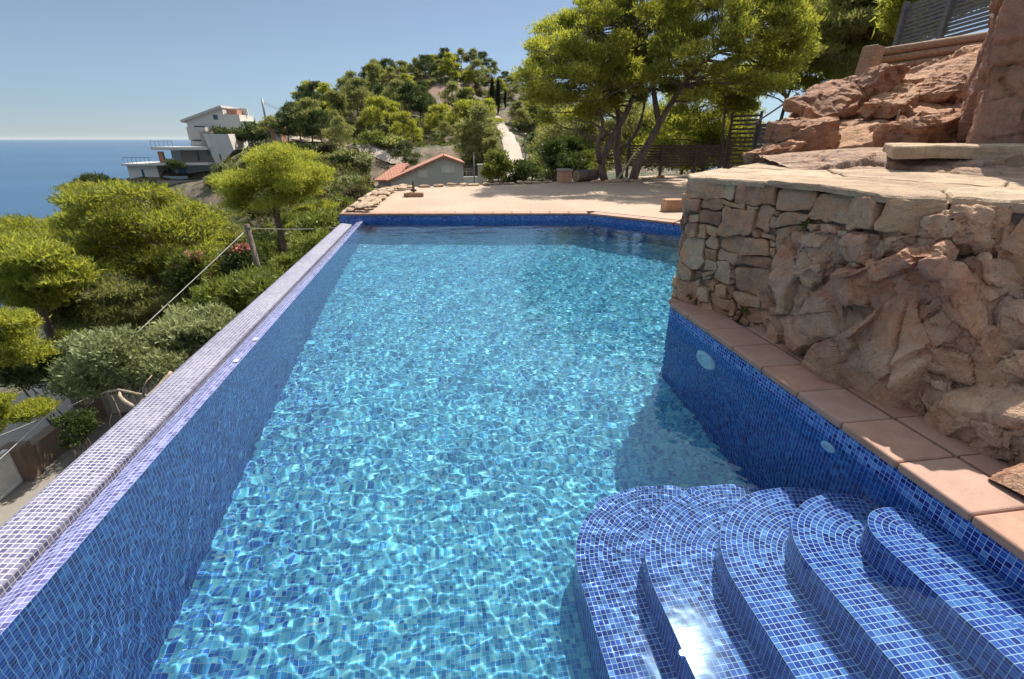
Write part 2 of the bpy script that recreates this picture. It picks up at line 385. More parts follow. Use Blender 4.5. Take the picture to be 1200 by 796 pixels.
quads = np.stack([idx[:-1, :-1], idx[:-1, 1:], idx[1:, 1:], idx[1:, :-1]], -1).reshape(-1, 4)
keep = (ins2[:-1, :-1] & ins2[1:, 1:] & ins2[:-1, 1:] & ins2[1:, :-1]).ravel(); quads = quads[keep]
used, inv = np.unique(quads, return_inverse=True)
vv = np.stack([X.ravel(), Y.ravel(), Z.ravel()], -1)[used]
g = NG('pool water')
gl = g.n('BsdfGlass'); g.set(gl, 'IOR', 1.333); g.set(gl, 'Roughness', 0.0); g.set(gl, 'Color', (0.80, 0.95, 0.98, 1))
g.t.links.new(gl.outputs[0], g.out.inputs['Surface']); M_WATER = g.m
water = link('pool_water', mesh_np('pool_water', vv, inv.reshape(-1, 4), M_WATER, True)); tag(water, kind='structure')
water.cycles.is_caustics_caster = True
for o in list(COL.objects):
    if o.parent in (pool, lens) and o.type == 'MESH' and o.name.split('.')[0] in ('basin', 'step', 'pool_light', 'ring', 'inlet'): o.cycles.is_caustics_receiver = True
# ------------------------------------------------------------------ noise in numpy
def hash3(ix, iy, iz, seed):
    h = (ix * 374761393 + iy * 668265263 + iz * 2147483647 + seed * 1274126177).astype(np.int64)
    h = (h ^ (h >> 13)) * 1274126177 & 0x7fffffff
    h = (h ^ (h >> 16)) * 668265263 & 0x7fffffff
    return ((h ^ (h >> 15)) & 0xffffff) / float(0xffffff)
def vnoise(p, seed=0):
    i = np.floor(p).astype(np.int64); f = p - i; u = f * f * (3 - 2 * f); r = 0
    for dx in (0, 1):
        for dy in (0, 1):
            for dz in (0, 1):
                w = (u[:, 0] if dx else 1 - u[:, 0]) * (u[:, 1] if dy else 1 - u[:, 1]) * (u[:, 2] if dz else 1 - u[:, 2])
                r = r + w * hash3(i[:, 0] + dx, i[:, 1] + dy, i[:, 2] + dz, seed)
    return r * 2 - 1
def fbm(p, oct=5, seed=0, gain=0.5):
    a = 1.0; r = 0; s = 1.0
    for k in range(oct):
        r = r + a * vnoise(p * s + k * 17.3, seed + k); a *= gain; s *= 2.03
    return r
def facets(p, n, seed, tilt=0.5, off=0.1, bounds=None, metric=(1, 1, 1)):
    """voronoi cells, each with its own height and tilt: fractured rock. returns height, edge distance"""
    r = np.random.default_rng(seed); lo = p.min(0) - .1; hi = p.max(0) + .1
    c = r.uniform(lo, hi, (n, 3)); m = np.array(metric)
    best = np.full(len(p), 1e9); second = np.full(len(p), 1e9); bi = np.zeros(len(p), int)
    for k in range(n):
        d = (((p - c[k]) * m) ** 2).sum(1)
        s = d < best
        second = np.where(s, best, np.minimum(second, d)); best = np.where(s, d, best); bi[s] = k
    t = r.uniform(-tilt, tilt, (n, 3)); o = r.uniform(-off, off, n)
    h = o[bi] + ((p - c[bi]) * t[bi]).sum(1)
    return h, np.sqrt(second) - np.sqrt(best)

# ------------------------------------------------------------------ materials of the ground
def mat_ground():
    g = NG('dry hillside'); p = g.pos()
    a = g.noise(0.12, 6, 0.6, vec=p); b = g.noise(0.9, 6, 0.65, vec=p); c = g.noise(7, 4, 0.6, vec=p)
    earth = g.ramp(b, [(0.3, (0.07, 0.05, 0.033)), (0.5, (0.135, 0.098, 0.064)), (0.7, (0.22, 0.165, 0.11))])
    green = g.ramp(b, [(0.3, (0.028, 0.036, 0.014)), (0.7, (0.075, 0.085, 0.03))])
    m = g.ramp(g.math('ADD', g.math('MULTIPLY', a, 0.6), g.math('MULTIPLY', b, 0.4)), [(0.46, (1, 1, 1)), (0.56, (0, 0, 0))])
    at_ = g.n('Attribute', attribute_name='bare'); bare = at_.outputs['Fac']
    m = g.math('MULTIPLY', m, g.math('SUBTRACT', 1.0, bare, clamp=True))
    cc = g.mix(m, earth, green)
    at2 = g.n('Attribute', attribute_name='scree')
    cc = g.mix(at2.outputs['Fac'], cc, g.ramp(c, [(0.3, (0.13, 0.075, 0.055)), (0.7, (0.31, 0.205, 0.155))]))
    return g.fin(cc, 0.95, g.bump(g.math('ADD', b, g.math('MULTIPLY', c, 0.3)), 0.7, 0.25))
M_GROUND = mat_ground()
g = NG('terrace paving'); p = g.pos(); b = g.noise(0.7, 6, 0.6, vec=p); c = g.noise(14, 5, 0.7, vec=p); d_ = g.noise(110, 2, 0.5, vec=p)
cc = g.ramp(b, [(0.3, (0.32, 0.22, 0.148)), (0.7, (0.44, 0.318, 0.222))]); cc = g.mix(0.35, cc, g.ramp(c, [(0.35, (0.26, 0.19, 0.14)), (0.7, (0.52, 0.42, 0.34))]))
vo = g.n('TexBrick'); g.set(vo, 'Vector', g.mapping(p, rot=(0, 0, 0.13))); g.set(vo, 'Scale', 1.0); g.set(vo, 'Mortar Size', 0.012); vo.inputs['Brick Width'].default_value = 1.2; vo.inputs['Row Height'].default_value = 0.9
cc = g.mix(g.math('MULTIPLY', vo.outputs['Fac'], 0.35), cc, (0.2, 0.15, 0.12))
M_TERRACE = g.fin(cc, 0.9, g.bump(g.math('ADD', c, g.math('MULTIPLY', d_, 0.4)), 0.35, 0.012))
g = NG('dusty road'); b = g.noise(0.8, 6, 0.6, vec=g.pos()); M_ROAD = g.fin(g.ramp(b, [(0.3, (0.33, 0.27, 0.21)), (0.7, (0.47, 0.40, 0.33))]), 0.95, g.bump(b, 0.3, 0.05))
g = NG('open sea'); p = g.pos()
w1 = g.noise(0.02, 5, 0.6, vec=g.mapping(p, scale=(1, 2.2, 1))); w2 = g.noise(0.25, 4, 0.6, vec=g.mapping(p, scale=(1, 2.0, 1))); big = g.noise(0.0007, 4, 0.5, vec=g.mapping(p, scale=(1, 3, 1)))
M_SEA = g.fin(g.ramp(big, [(0.35, (0.006, 0.055, 0.125)), (0.65, (0.011, 0.078, 0.165))]), 0.38, g.bump(g.math('ADD', w1, w2), 0.35, 1.2))

# ------------------------------------------------------------------ terrain
TERRACE = [(-2.1, 10.64), (-2.0, 15.0), (-1.35, 16.35), (2.3, 17.0), (5.6, 18.2), (9.6, 20.6), (15, 20.6), (15, 9.0), (5.3, 7.3), (5.0, 7.3)]
ctrl = [(-4, -8, -7), (-4, 2, -6.2), (-4, 8, -6.1), (-3, 12, -5.6), (-9, 9, -6.1), (-9, 14, -6.2), (-12, 12, -6.4), (-14, 18, -7), (-20, 20, -9.5), (-14, 8, -7.8), (-22, 8, -12),
        (-40, 20, -22), (-40, 50, -17), (-28, 40, -11), (-60, 60, -28), (-90, 60, -48), (-80, 20, -48), (-80, 100, -26), (-66, 103, -13), (-110, 100, -50), (-100, 140, -40), (-70, 140, -14),
        (-20, 28, -8.5), (-9, 28, -5.5), (-4, 20, -4.6), (0, 24, -3), (4, 24, -2), (8, 26, -1.5),
        (30, 20, 0), (20, 35, -1.5), (35, 50, -3), (60, 60, -10), (60, 110, -14), (100, 60, -30), (100, 140, -40), (40, 90, -3), (12, 14, 0.6), (16, 10, 2.4), (14, 4, 3), (20, -10, 3), (9, 4, 1.2), (8, -8, 0.5), (25, 5, 2),
        (-30, 195, 6), (5, 205, 14), (35, 205, 8), (70, 190, -6), (-80, 190, -20), (-140, 60, -80), (-140, 190, -70), (-140, -20, -80), (140, 190, -60), (140, -20, -30), (-60, -20, -35), (60, -20, 0)]
ctrl += [tuple(at(*q)) for q in [(150, 216, 100), (265, 206, 95), (205, 213, 98), (300, 168, 108), (262, 165, 112), (330, 163, 82), (390, 169, 76), (430, 178, 70), (470, 187, 62),
        (400, 246, 34), (365, 262, 36), (330, 245, 50), (440, 224, 42), (400, 215, 52), (440, 223, 50), (545, 219, 50), (500, 192, 62), (560, 196, 60), (300, 215, 70),
        (610, 212, 42), (600, 190, 65), (590, 162, 95), (579, 138, 122), (585, 118, 138), (400, 112, 140), (370, 130, 126), (345, 148, 108), (430, 98, 150), (470, 92, 155), (522, 78, 160), (580, 92, 160), (612, 106, 165), (640, 120, 170), (700, 145, 175),
        (520, 112, 126), (480, 152, 95), (540, 160, 90), (450, 130, 112), (560, 125, 126), (640, 175, 90), (660, 200, 50), (700, 195, 60)]]
ctrl = np.array(ctrl, dtype=float)
def tps_fit(c, lam=0.02):
    xy = c[:, :2] / 50; n = len(c)
    d = np.linalg.norm(xy[:, None] - xy[None], axis=2); K = np.where(d > 0, d * d * np.log(d + 1e-12), 0) + lam * np.eye(n)
    P = np.hstack([np.ones((n, 1)), xy]); A = np.block([[K, P], [P.T, np.zeros((3, 3))]])
    return xy, np.linalg.solve(A, np.concatenate([c[:, 2], np.zeros(3)]))
TXY, TW = tps_fit(ctrl)
def tps(x, y):
    q = np.stack([x, y], -1) / 50; out = np.empty(len(x))
    for s in range(0, len(x), 8000):
        d = np.linalg.norm(q[s:s + 8000, None] - TXY[None], axis=2)
        out[s:s + 8000] = (np.where(d > 0, d * d * np.log(d + 1e-12), 0) @ TW[:-3]) + TW[-3] + q[s:s + 8000] @ TW[-2:]
    return out
def axis(lo, mid0, mid1, hi, near, far):
    a = [mid0]
    st = near
    while a[-1] > lo: a.append(a[-1] - st); st = min(far, st * 1.06)
    b = list(np.arange(mid0 + near, mid1, near)); st = near
    c = [mid1]
    while c[-1] < hi: c.append(c[-1] + st); st = min(far, st * 1.035)
    return np.array(a[::-1] + b + c)
tx = axis(-150, -24, 14, 150, 0.6, 3.0); ty = axis(-22, -2, 26, 232, 0.6, 2.2)
GX, GY = np.meshgrid(tx, ty); gxf, gyf = GX.ravel(), GY.ravel()
gz = tps(gxf, gyf)
dist = np.clip((np.hypot(gxf, gyf) - 8) / 50, 0.12, 1)
p3 = np.stack([gxf, gyf, 0 * gxf], -1)
gz += dist * (fbm(p3 * 0.09, 5, 3, 0.55) * 1.5)
def near_poly(x, y, P_, m):
    ins = inside(x, y, P_)
    for i in range(len(P_)):
        a = np.array(P_[i]); b = np.array(P_[i - 1]); ab = b - a
        t = np.clip(((x - a[0]) * ab[0] + (y - a[1]) * ab[1]) / (ab @ ab), 0, 1)
        ins |= np.hypot(x - a[0] - t * ab[0], y - a[1] - t * ab[1]) < m
    return ins
POOLP = [(-2.2, -1), (6.5, -1), (9, 7), (5.6, 8), (4.6, 9), (3.4, 10.4), (-2.1, 11)]
low = near_poly(gxf, gyf, POOLP, 0.9) | near_poly(gxf, gyf, TERRACE, 0.7)
gz = np.where(low, np.minimum(gz, -2.6), gz)
idx = np.arange(GX.size).reshape(GX.shape)
tq = np.stack([idx[:-1, :-1], idx[:-1, 1:], idx[1:, 1:], idx[1:, :-1]], -1).reshape(-1, 4)
tv = np.stack([gxf, gyf, gz], -1)
tme = mesh_np('terrain', tv, tq, M_GROUND, True)
def blob(q, r):
    c = at(*q); d = np.sqrt(((tv[:, 0] - c.x) / r[0]) ** 2 + ((tv[:, 1] - c.y) / r[1]) ** 2); return np.clip(1.6 - 1.2 * d, 0, 1)
sc_ = np.clip(blob((528, 116, 124), (4.2, 13)) + 0.6 * fbm(p3 * 0.25, 4, 9) * (blob((528, 116, 124), (6, 18)) > 0), 0, 1)
ba_ = np.clip(blob((415, 212, 52), (7, 16)) + blob((505, 105, 128), (8, 9)) + blob((390, 130, 125), (5, 8)) + blob((360, 118, 12), (0.1, 0.1)) + near_poly(gxf, gyf, [(-13, 8), (-6, 8), (-6, 16), (-13, 16)], 2.0) * 1.0, 0, 1)
for nm, arr in (('scree', sc_), ('bare', ba_)):
    at_ = tme.attributes.new(nm, 'FLOAT', 'POINT'); at_.data.foreach_set('value', arr.astype(np.float32))
tag(link('terrain', tme), kind='structure')
from mathutils.bvhtree import BVHTree
TBVH = BVHTree.FromPolygons([tuple(v) for v in tv.tolist()], tq.tolist())
EYEV = Vector((0, 0, EYE))
def hit_px(px, py):
    d = (at(px, py, 10.0) - EYEV).normalized(); h = TBVH.ray_cast(EYEV, d, 400)
    return h[0], h[1]
def ground_z(x, y):
    h = TBVH.ray_cast(Vector((x, y, 300)), Vector((0, 0, -1)), 1000); return h[0].z if h[0] else 0.0

n = 96; rr = [0.0, 300, 900, 2500, 7000, 20000, 45000]
vs = [(0, 0, -92)] + [(r_ * math.cos(2 * math.pi * k / n), r_ * math.sin(2 * math.pi * k / n), -92) for r_ in rr[1:] for k in range(n)]
fs = [(0, 1 + k, 1 + (k + 1) % n) for k in range(n)] + [(1 + i * n + k, 1 + (i + 1) * n + k, 1 + (i + 1) * n + (k + 1) % n, 1 + i * n + (k + 1) % n) for i in range(len(rr) - 2) for k in range(n)]
me = bpy.data.meshes.new('sea'); me.from_pydata(vs, [], fs); me.materials.append(M_SEA); tag(link('sea', me), kind='structure')

# ------------------------------------------------------------------ terrace beyond the pool
mb = MB()
tp = [(-2.1, 10.93), (-2.0, 15.0), (-1.35, 16.35), (2.3, 17.0), (5.6, 18.2), (9.6, 20.6), (15, 20.6), (15, 8.8), (5.3, 7.35), (4.62, 8.74), (3.28, 10.24)]
mb.prism(tp, -5, 0.146); tag(mb.build('terrace', M_TERRACE), kind='structure')
mb = MB(); mb.prism([(-2.1, -4), (8, -4), (8, -0.1), (-2.1, -0.1)], -2, 0.146); tag(mb.build('near_terrace', M_TERRACE), kind='structure')

def ribbon(name, pts, w, mat, lift=0.12, sub=14):
    """strip draped over the terrain"""
    P_ = [Vector((p[0], p[1], 0)) for p in pts]; fine = []
    for i in range(len(P_) - 1):
        for k in range(sub): fine.append(P_[i].lerp(P_[i + 1], k / sub))
    fine.append(P_[-1]); mbb = MB(); rows = []
    for i, p in enumerate(fine):
        d = (fine[min(i + 1, len(fine) - 1)] - fine[max(0, i - 1)]).normalized(); nn = Vector((-d.y, d.x, 0)); row = []
        for s in np.linspace(-1, 1, 7):
            q = p + nn * (w / 2 * s); row.append((q.x, q.y))
        rows.append([(x, y, ground_z(x, y) + lift) for x, y in row])
    vs = [v for r_ in rows for v in r_]
    mbb.faces(vs, [(i * 7 + k, i * 7 + k + 1, (i + 1) * 7 + k + 1, (i + 1) * 7 + k) for i in range(len(rows) - 1) for k in range(6)], 0, True)
    return tag(mbb.build(name, mat), kind='structure')
pp = []
for q in [(318, 163), (350, 164), (390, 169), (430, 178), (452, 184), (470, 189), (478, 196)]:
    h, _ = hit_px(*q)
    if h and 40 < h.y < 120: pp.append((h.x, h.y))
if len(pp) > 1: ribbon('road', pp, 1.5, M_ROAD)
pp = []
for q in [(613, 217), (609, 205), (604, 190), (600, 176), (595, 160), (589, 150), (580, 136)]:
    h, _ = hit_px(*q)
    if h and h.y < 170: pp.append((h.x, h.y)); print('path', q, [round(c, 1) for c in h])
ribbon('path', pp, 2.6, M_ROAD, 0.2)
# ------------------------------------------------------------------ stone materials
def mat_rock(name, stops, lichen=0.35, strata=0.0, fine=1.0, crack=1.0, islw=0.28, orange=0.0):
    g = NG(name); p = g.pos()
    a = g.noise(2.2, 6, 0.62, vec=p); b = g.noise(11, 6, 0.65, vec=p); c = g.noise(55, 4, 0.65, vec=p); l = g.noise(5.0, 6, 0.7, vec=g.mapping(p, loc=(7, 3, 1)))
    oi = g.n('ObjectInfo'); isl = g.n('NewGeometry').outputs['Random Per Island']
    v = g.math('ADD', g.math('MULTIPLY', a, 0.6), g.math('MULTIPLY', b, 0.4))
    v = g.math('ADD', v, g.math('MULTIPLY', g.math('SUBTRACT', isl, 0.5), islw))
    cc = g.ramp(v, stops)
    cc = g.mix(g.math('MULTIPLY', g.ramp(l, [(0.52, (0, 0, 0)), (0.66, (1, 1, 1))]), lichen), cc, (0.17, 0.155, 0.135))
    if orange: cc = g.mix(g.math('MULTIPLY', g.ramp(g.noise(2.4, 5, 0.65, vec=g.mapping(p, loc=(11, 2, 6))), [(0.50, (0, 0, 0)), (0.60, (1, 1, 1))]), orange), cc, (0.46, 0.185, 0.075))
    dk = g.ramp(g.noise(1.6, 7, 0.75, vec=g.mapping(p, loc=(3, 9, 4))), [(0.40, (1, 1, 1)), (0.50, (0, 0, 0))])
    cc = g.mix(g.math('MULTIPLY', dk, 0.35), cc, (0.12, 0.075, 0.06))
    h = g.math('ADD', g.math('MULTIPLY', b, 1.0), g.math('MULTIPLY', c, 0.45))
    wv = g.n('VectorMath', operation='ADD'); nz = g.n('TexNoise'); g.set(nz, 'Vector', p); g.set(nz, 'Scale', 3.0); g.set(nz, 'Detail', 4)
    sc_n = g.n('VectorMath', operation='SCALE'); g.set(sc_n, '0', nz.outputs['Color']); sc_n.inputs['Scale'].default_value = 0.35; g.set(wv, '0', p); g.set(wv, '1', sc_n.outputs[0])
    for vs_, wgt in ((4.5, 0.9), (13, 0.45)):
        vo = g.n('TexVoronoi', feature='DISTANCE_TO_EDGE'); g.set(vo, 'Vector', g.mapping(wv.outputs[0], scale=(1, 1, 0.6), rot=(0.5, 0.3, 0.2))); g.set(vo, 'Scale', vs_)
        ck = g.ramp(vo.outputs['Distance'], [(0.0, (0, 0, 0)), (0.16, (1, 1, 1))]); h = g.math('ADD', h, g.math('MULTIPLY', ck, wgt * crack * 0.35))
        vc = g.n('TexVoronoi', feature='F1'); g.set(vc, 'Vector', g.mapping(wv.outputs[0], scale=(1, 1, 0.6), rot=(0.5, 0.3, 0.2))); g.set(vc, 'Scale', vs_)
        sx = g.n('SeparateXYZ'); g.set(sx, '0', vc.outputs['Color']); h = g.math('ADD', h, g.math('MULTIPLY', sx.outputs[0], wgt * crack * 1.2))
        cc = g.mix(g.math('MULTIPLY', sx.outputs[1], 0.22 * crack), cc, (0.5, 0.40, 0.32)); cc = g.mix(g.math('MULTIPLY', sx.outputs[2], 0.22 * crack), cc, (0.22, 0.115, 0.075))
    sp = g.ramp(g.noise(150, 3, 0.6, vec=p), [(0.32, (1, 1, 1)), (0.42, (0, 0, 0))]); cc = g.mix(g.math('MULTIPLY', sp, 0.3), cc, (0.10, 0.07, 0.055))
    if strata:
        s1 = g.noise(3.0, 6, 0.6, vec=g.mapping(p, scale=(1.0, 1.0, 9), rot=(0.15, 0.3, 0)))
        h = g.math('ADD', h, g.math('MULTIPLY', s1, strata)); cc = g.mix(g.math('MULTIPLY', g.ramp(s1, [(0.36, (1, 1, 1)), (0.5, (0, 0, 0))]), 0.45), cc, (0.15, 0.09, 0.06))
    gr = g.noise(120, 4, 0.7, vec=p); pit = g.ramp(g.noise(38, 3, 0.6, vec=p), [(0.30, (0, 0, 0)), (0.42, (1, 1, 1))])
    return g.fin(cc, 0.88, g.bump(g.math('ADD', gr, g.math('MULTIPLY', pit, 1.2)), 0.55 * fine, 0.008, g.bump(h, 0.95 * fine, 0.04)))
M_ROCK = mat_rock('pink brown rock', [(0.32, (0.20, 0.085, 0.045)), (0.40, (0.50, 0.20, 0.095)), (0.48, (0.58, 0.31, 0.165)), (0.56, (0.65, 0.41, 0.255)), (0.62, (0.54, 0.32, 0.195)), (0.70, (0.60, 0.255, 0.10))], 0.35, crack=0.9, islw=0.14, orange=0.55)
M_STONE = mat_rock('wall stone', [(0.30, (0.26, 0.125, 0.065)), (0.40, (0.47, 0.24, 0.125)), (0.5, (0.57, 0.33, 0.175)), (0.57, (0.50, 0.335, 0.20)), (0.64, (0.60, 0.29, 0.14)), (0.72, (0.56, 0.40, 0.25))], 0.35, crack=0.4, islw=0.5)
M_FLAG = mat_rock('golden flagstone', [(0.25, (0.34, 0.22, 0.13)), (0.5, (0.52, 0.37, 0.23)), (0.75, (0.63, 0.49, 0.33))], 0.15, 0.25, crack=0.35)
M_RED = mat_rock('orange rock', [(0.25, (0.27, 0.105, 0.045)), (0.45, (0.50, 0.22, 0.095)), (0.6, (0.60, 0.32, 0.155)), (0.78, (0.64, 0.42, 0.24))], 0.2, 0.6, crack=0.6)
g = NG('wall mortar'); b = g.noise(14, 6, 0.7, vec=g.pos()); M_MORTAR = g.fin(g.ramp(b, [(0.3, (0.10, 0.07, 0.05)), (0.7, (0.26, 0.205, 0.155))]), 0.95, g.bump(b, 0.8, 0.03))

def rock_sheet(name, curves, mat, parent=None, nu=200, nv=110, amp=1.0, seed=1, cell=(14, 60), metric=(1, 1, 1), strata=None, tilt=0.55, off=0.07, fine=0.012, warp=0.012):
    """surface lofted through plan curves (bottom to top), broken into tilted facets"""
    C_ = []
    for c in curves:
        c = np.array(c, float); L = np.concatenate([[0], np.cumsum(np.linalg.norm(np.diff(c, axis=0), axis=1))]); t = np.linspace(0, L[-1], nu)
        C_.append(np.stack([np.interp(t, L, c[:, k]) for k in range(3)], -1))
    C_ = np.array(C_); tv_ = np.linspace(0, len(curves) - 1, nv); G = np.empty((nv, nu, 3))
    for j, t in enumerate(tv_):
        i = min(int(t), len(curves) - 2); G[j] = C_[i] * (1 - (t - i)) + C_[i + 1] * (t - i)
    du = np.gradient(G, axis=1); dv = np.gradient(G, axis=0); N = np.cross(du, dv); N /= np.linalg.norm(N, axis=2, keepdims=True) + 1e-9
    # smooth normals so that facets keep one direction
    for _ in range(30):
        N[1:-1] = (N[:-2] + N[1:-1] * 2 + N[2:]) / 4; N[:, 1:-1] = (N[:, :-2] + N[:, 1:-1] * 2 + N[:, 2:]) / 4
    N /= np.linalg.norm(N, axis=2, keepdims=True) + 1e-9
    p = G.reshape(-1, 3); pw = p + warp * np.stack([fbm(p * 4, 3, seed + 5), fbm(p * 4, 3, seed + 6), fbm(p * 4, 3, seed + 7)], -1)
    h1, e1 = facets(pw, cell[0], seed, tilt, off, metric=metric); h2, e2 = facets(pw, cell[1], seed + 1, tilt * 0.8, off * 0.35, metric=metric); h3, e3 = facets(pw, cell[1] * 4, seed + 2, tilt * 0.5, off * 0.13, metric=metric)
    h = np.clip(h1, -2.6 * off, 2.6 * off) + np.clip(h2, -1.2 * off, 1.2 * off) + np.clip(h3, -off * .5, off * .5) - 0.05 * np.exp(-(e1 / 0.018) ** 2) - 0.018 * np.exp(-(e2 / 0.010) ** 2) + fine * fbm(p * 14, 4, seed + 9)
    if strata is not None:
        nrm, per, a = strata; q = (pw @ np.array(nrm)) / per + 0.35 * fbm(p * 1.3, 3, seed + 11); fr = q - np.floor(q); h = h + a * (np.clip(fr * 1.25, 0, 1) - 0.5) + a * 0.5 * (hash3(np.floor(q).astype(int), 0 * q.astype(int), 0 * q.astype(int), 5) - 0.5)
    h = (h.reshape(nv, nu) * np.interp(np.arange(nv) / (nv - 1), [0, .86, 1], [1, 1, 0.2])[:, None]).ravel()
    V = p + (N.reshape(-1, 3)) * (amp * h)[:, None]
    ix = np.arange(nu * nv).reshape(nv, nu); Q = np.stack([ix[:-1, :-1], ix[:-1, 1:], ix[1:, 1:], ix[1:, :-1]], -1).reshape(-1, 4)
    me = mesh_np(name, V, Q, mat, False)
    return link(name, me, parent)

def boulder(size, seed, mat, name='boulder', n=4, cuts=9):
    bm = bmesh.new(); bmesh.ops.create_icosphere(bm, subdivisions=n, radius=1.0); r = random.Random(seed)
    for k in range(cuts):
        d = Vector((r.gauss(0, 1), r.gauss(0, 1), r.gauss(0, 1))).normalized(); o = r.uniform(0.55, 0.85)
        for v in bm.verts:
            e = v.co.dot(d) - o
            if e > 0: v.co -= d * e * 0.97
    for v in bm.verts:
        v.co *= 1 + 0.02 * noise.noise(v.co * 3 + Vector((seed, 0, 0))) + 0.012 * noise.noise(v.co * 9 + Vector((seed, 4, 0)))
        v.co = Vector((v.co.x * size[0], v.co.y * size[1], v.co.z * size[2]))
    me = bpy.data.meshes.new(name); bm.to_mesh(me); bm.free(); me.materials.append(mat); return me

def block_mesh(d, seed, mat):
    mb = MB(); mb.box((0, 0, 0), d); me = mb.mesh('stone_block', mat, bevel=0.02, seg=3); bm = bmesh.new(); bm.from_mesh(me)
    bmesh.ops.subdivide_edges(bm, edges=bm.edges, cuts=3, use_grid_fill=True)
    for v in bm.verts: v.co += Vector((noise.noise(v.co * 9 + Vector((seed, 0, 0))), noise.noise(v.co * 9 + Vector((0, seed, 0))), noise.noise(v.co * 9 + Vector((0, 0, seed))))) * 0.014
    bm.to_mesh(me); bm.free(); return me
# ------------------------------------------------------------------ dry stone wall
def split(rect, amin, amax, r, out):
    x0, y0, x1, y1 = rect; w, h = x1 - x0, y1 - y0; A = w * h
    if A < amin + (amax - amin) * r.random() ** 2.2 and w < 4.2 * h and h < 1.9 * w: out.append(rect); return
    if w < 0.05 and h < 0.05: out.append(rect); return
    t = r.choice([r.uniform(0.18, 0.35), r.uniform(0.35, 0.65), r.uniform(0.65, 0.82)])
    if w > h * r.uniform(0.75, 1.7): split((x0, y0, x0 + w * t, y1), amin, amax, r, out); split((x0 + w * t, y0, x1, y1), amin, amax, r, out)
    else: split((x0, y0, x1, y0 + h * t), amin, amax, r, out); split((x0, y0 + h * t, x1, y1), amin, amax, r, out)
def add_stone(mb, rect, org, du, nrm, r, gap=0.011, depth=0.1, proud=(0.0, 0.06), warp=0.0, ytop=9.0):
    x0, y0, x1, y1 = rect; w, h = x1 - x0, y1 - y0
    if w < 0.025 or h < 0.025: return
    g = gap; k = 0.22 * min(w, h)
    pts = []
    for (cx, cy, ex, ey) in ((x0, y0, 1, 1), (x1, y0, -1, 1), (x1, y1, -1, -1), (x0, y1, 1, -1)):
        a = r.uniform(0.1, 1) * k; b = r.uniform(0.1, 1) * k
        pa = (cx + ex * g, cy + ey * (g + a)); pb = (cx + ex * (g + b), cy + ey * g)
        pts += [pa, pb] if (ex * ey > 0) else [pb, pa]
    # subdivide the outline and roughen it
    q = []
    for i in range(len(pts)):
        a, b = pts[i], pts[(i + 1) % len(pts)]; m = max(1, int(math.dist(a, b) / 0.05))
        for s in range(m):
            t = s / m; q.append((a[0] + (b[0] - a[0]) * t + r.uniform(-1, 1) * 0.004, a[1] + (b[1] - a[1]) * t + r.uniform(-1, 1) * 0.004))
    an = r.uniform(-.10, .10) if warp else 0; cx0, cy0 = (x0 + x1) / 2, (y0 + y1) / 2; q = [(cx0 + (a - cx0) * math.cos(an) - (b - cy0) * math.sin(an), cy0 + (a - cx0) * math.sin(an) + (b - cy0) * math.cos(an)) for a, b in q]
    if warp: q = [(a + warp * noise.noise(Vector((a * 4.3 + org[0], b * 4.3, 1.7))) + warp * .35 * noise.noise(Vector((a * 13, b * 13, 4))), b + (warp * noise.noise(Vector((a * 4.3, b * 4.3 + org[1], 8.2))) + warp * .35 * noise.noise(Vector((a * 13, b * 13, 9)))) * min(1, max(0, (ytop - b) * 8))) for a, b in q]
    n = len(q); cx = sum(p[0] for p in q) / n; cy_ = sum(p[1] for p in q) / n; pr = r.uniform(*proud)
    tx_, ty_ = r.uniform(-.13, .13), r.uniform(-.13, .13)
    rings = []
    for sc, off in ((1.0, -depth), (1.0, pr - 0.012), (0.985, pr - 0.003), (0.93, pr + 0.001), (0.62, pr + 0.005), (0.3, pr + 0.006)):
        ring = []
        for (x, y) in q:
            X_ = cx + (x - cx) * sc; Y_ = cy_ + (y - cy_) * sc
            o = off + (tx_ * (X_ - cx) + ty_ * (Y_ - cy_) if off > -depth else 0) + (0.012 * noise.noise(Vector((X_ * 16, Y_ * 16, org[0] * 3))) + 0.014 * noise.noise(Vector((X_ * 5, Y_ * 5, 3 + org[0]))) if off > -depth else 0)
            P_ = Vector((org[0], org[1], 0)) + Vector(du) * X_ + Vector((0, 0, 1)) * Y_ + Vector(nrm) * o; ring.append(P_)
        rings.append(ring)
    vs = [v for g_ in rings for v in g_]; m = len(rings)
    fs = [(i * n + j, i * n + (j + 1) % n, (i + 1) * n + (j + 1) % n, (i + 1) * n + j) for i in range(m - 1) for j in range(n)] + [tuple((m - 1) * n + j for j in range(n))]
    mb.faces(vs, fs, 0, False)

wall = empty('stone_wall', (2.25, 4.19, 0.15), 0, 'rough dry stone retaining wall at the pool corner, merging into bedrock on its right', 'wall')
wl = Vector((-2.25, -4.19, -0.15))
def face_seg(A, B, z0, z1, areas, r, mbS, mbM, cap=None, thick=0.3):
    A = Vector((*A, 0)); B = Vector((*B, 0)); d = (B - A); L = d.length; d.normalize(); nrm = Vector((d.y, -d.x, 0))
    zc = z1 - (cap if cap else 0); out = []; split((0, z0, L, zc), *areas, r, out)
    for rc in out: add_stone(mbS, rc, A, d, nrm, r, gap=0.004, proud=(-0.015, 0.055), warp=0.075, ytop=z1)
    if cap:
        x = 0
        while x < L - 0.02:
            w = min(r.uniform(0.22, 0.5), L - x)
            if L - x - w < 0.12: w = L - x
            add_stone(mbS, (x, zc, x + w, z1 + r.uniform(-0.012, 0.012)), A, d, nrm, r, depth=0.12, proud=(0.01, 0.05), gap=0.005, warp=0.05, ytop=z1); x += w
    a = A - nrm * 0.02; b = B - nrm * 0.02; c = B - nrm * thick; e = A - nrm * thick
    mbM.prism([(a.x, a.y), (b.x, b.y), (c.x, c.y), (e.x, e.y)][::-1], z0, z1 - 0.03)
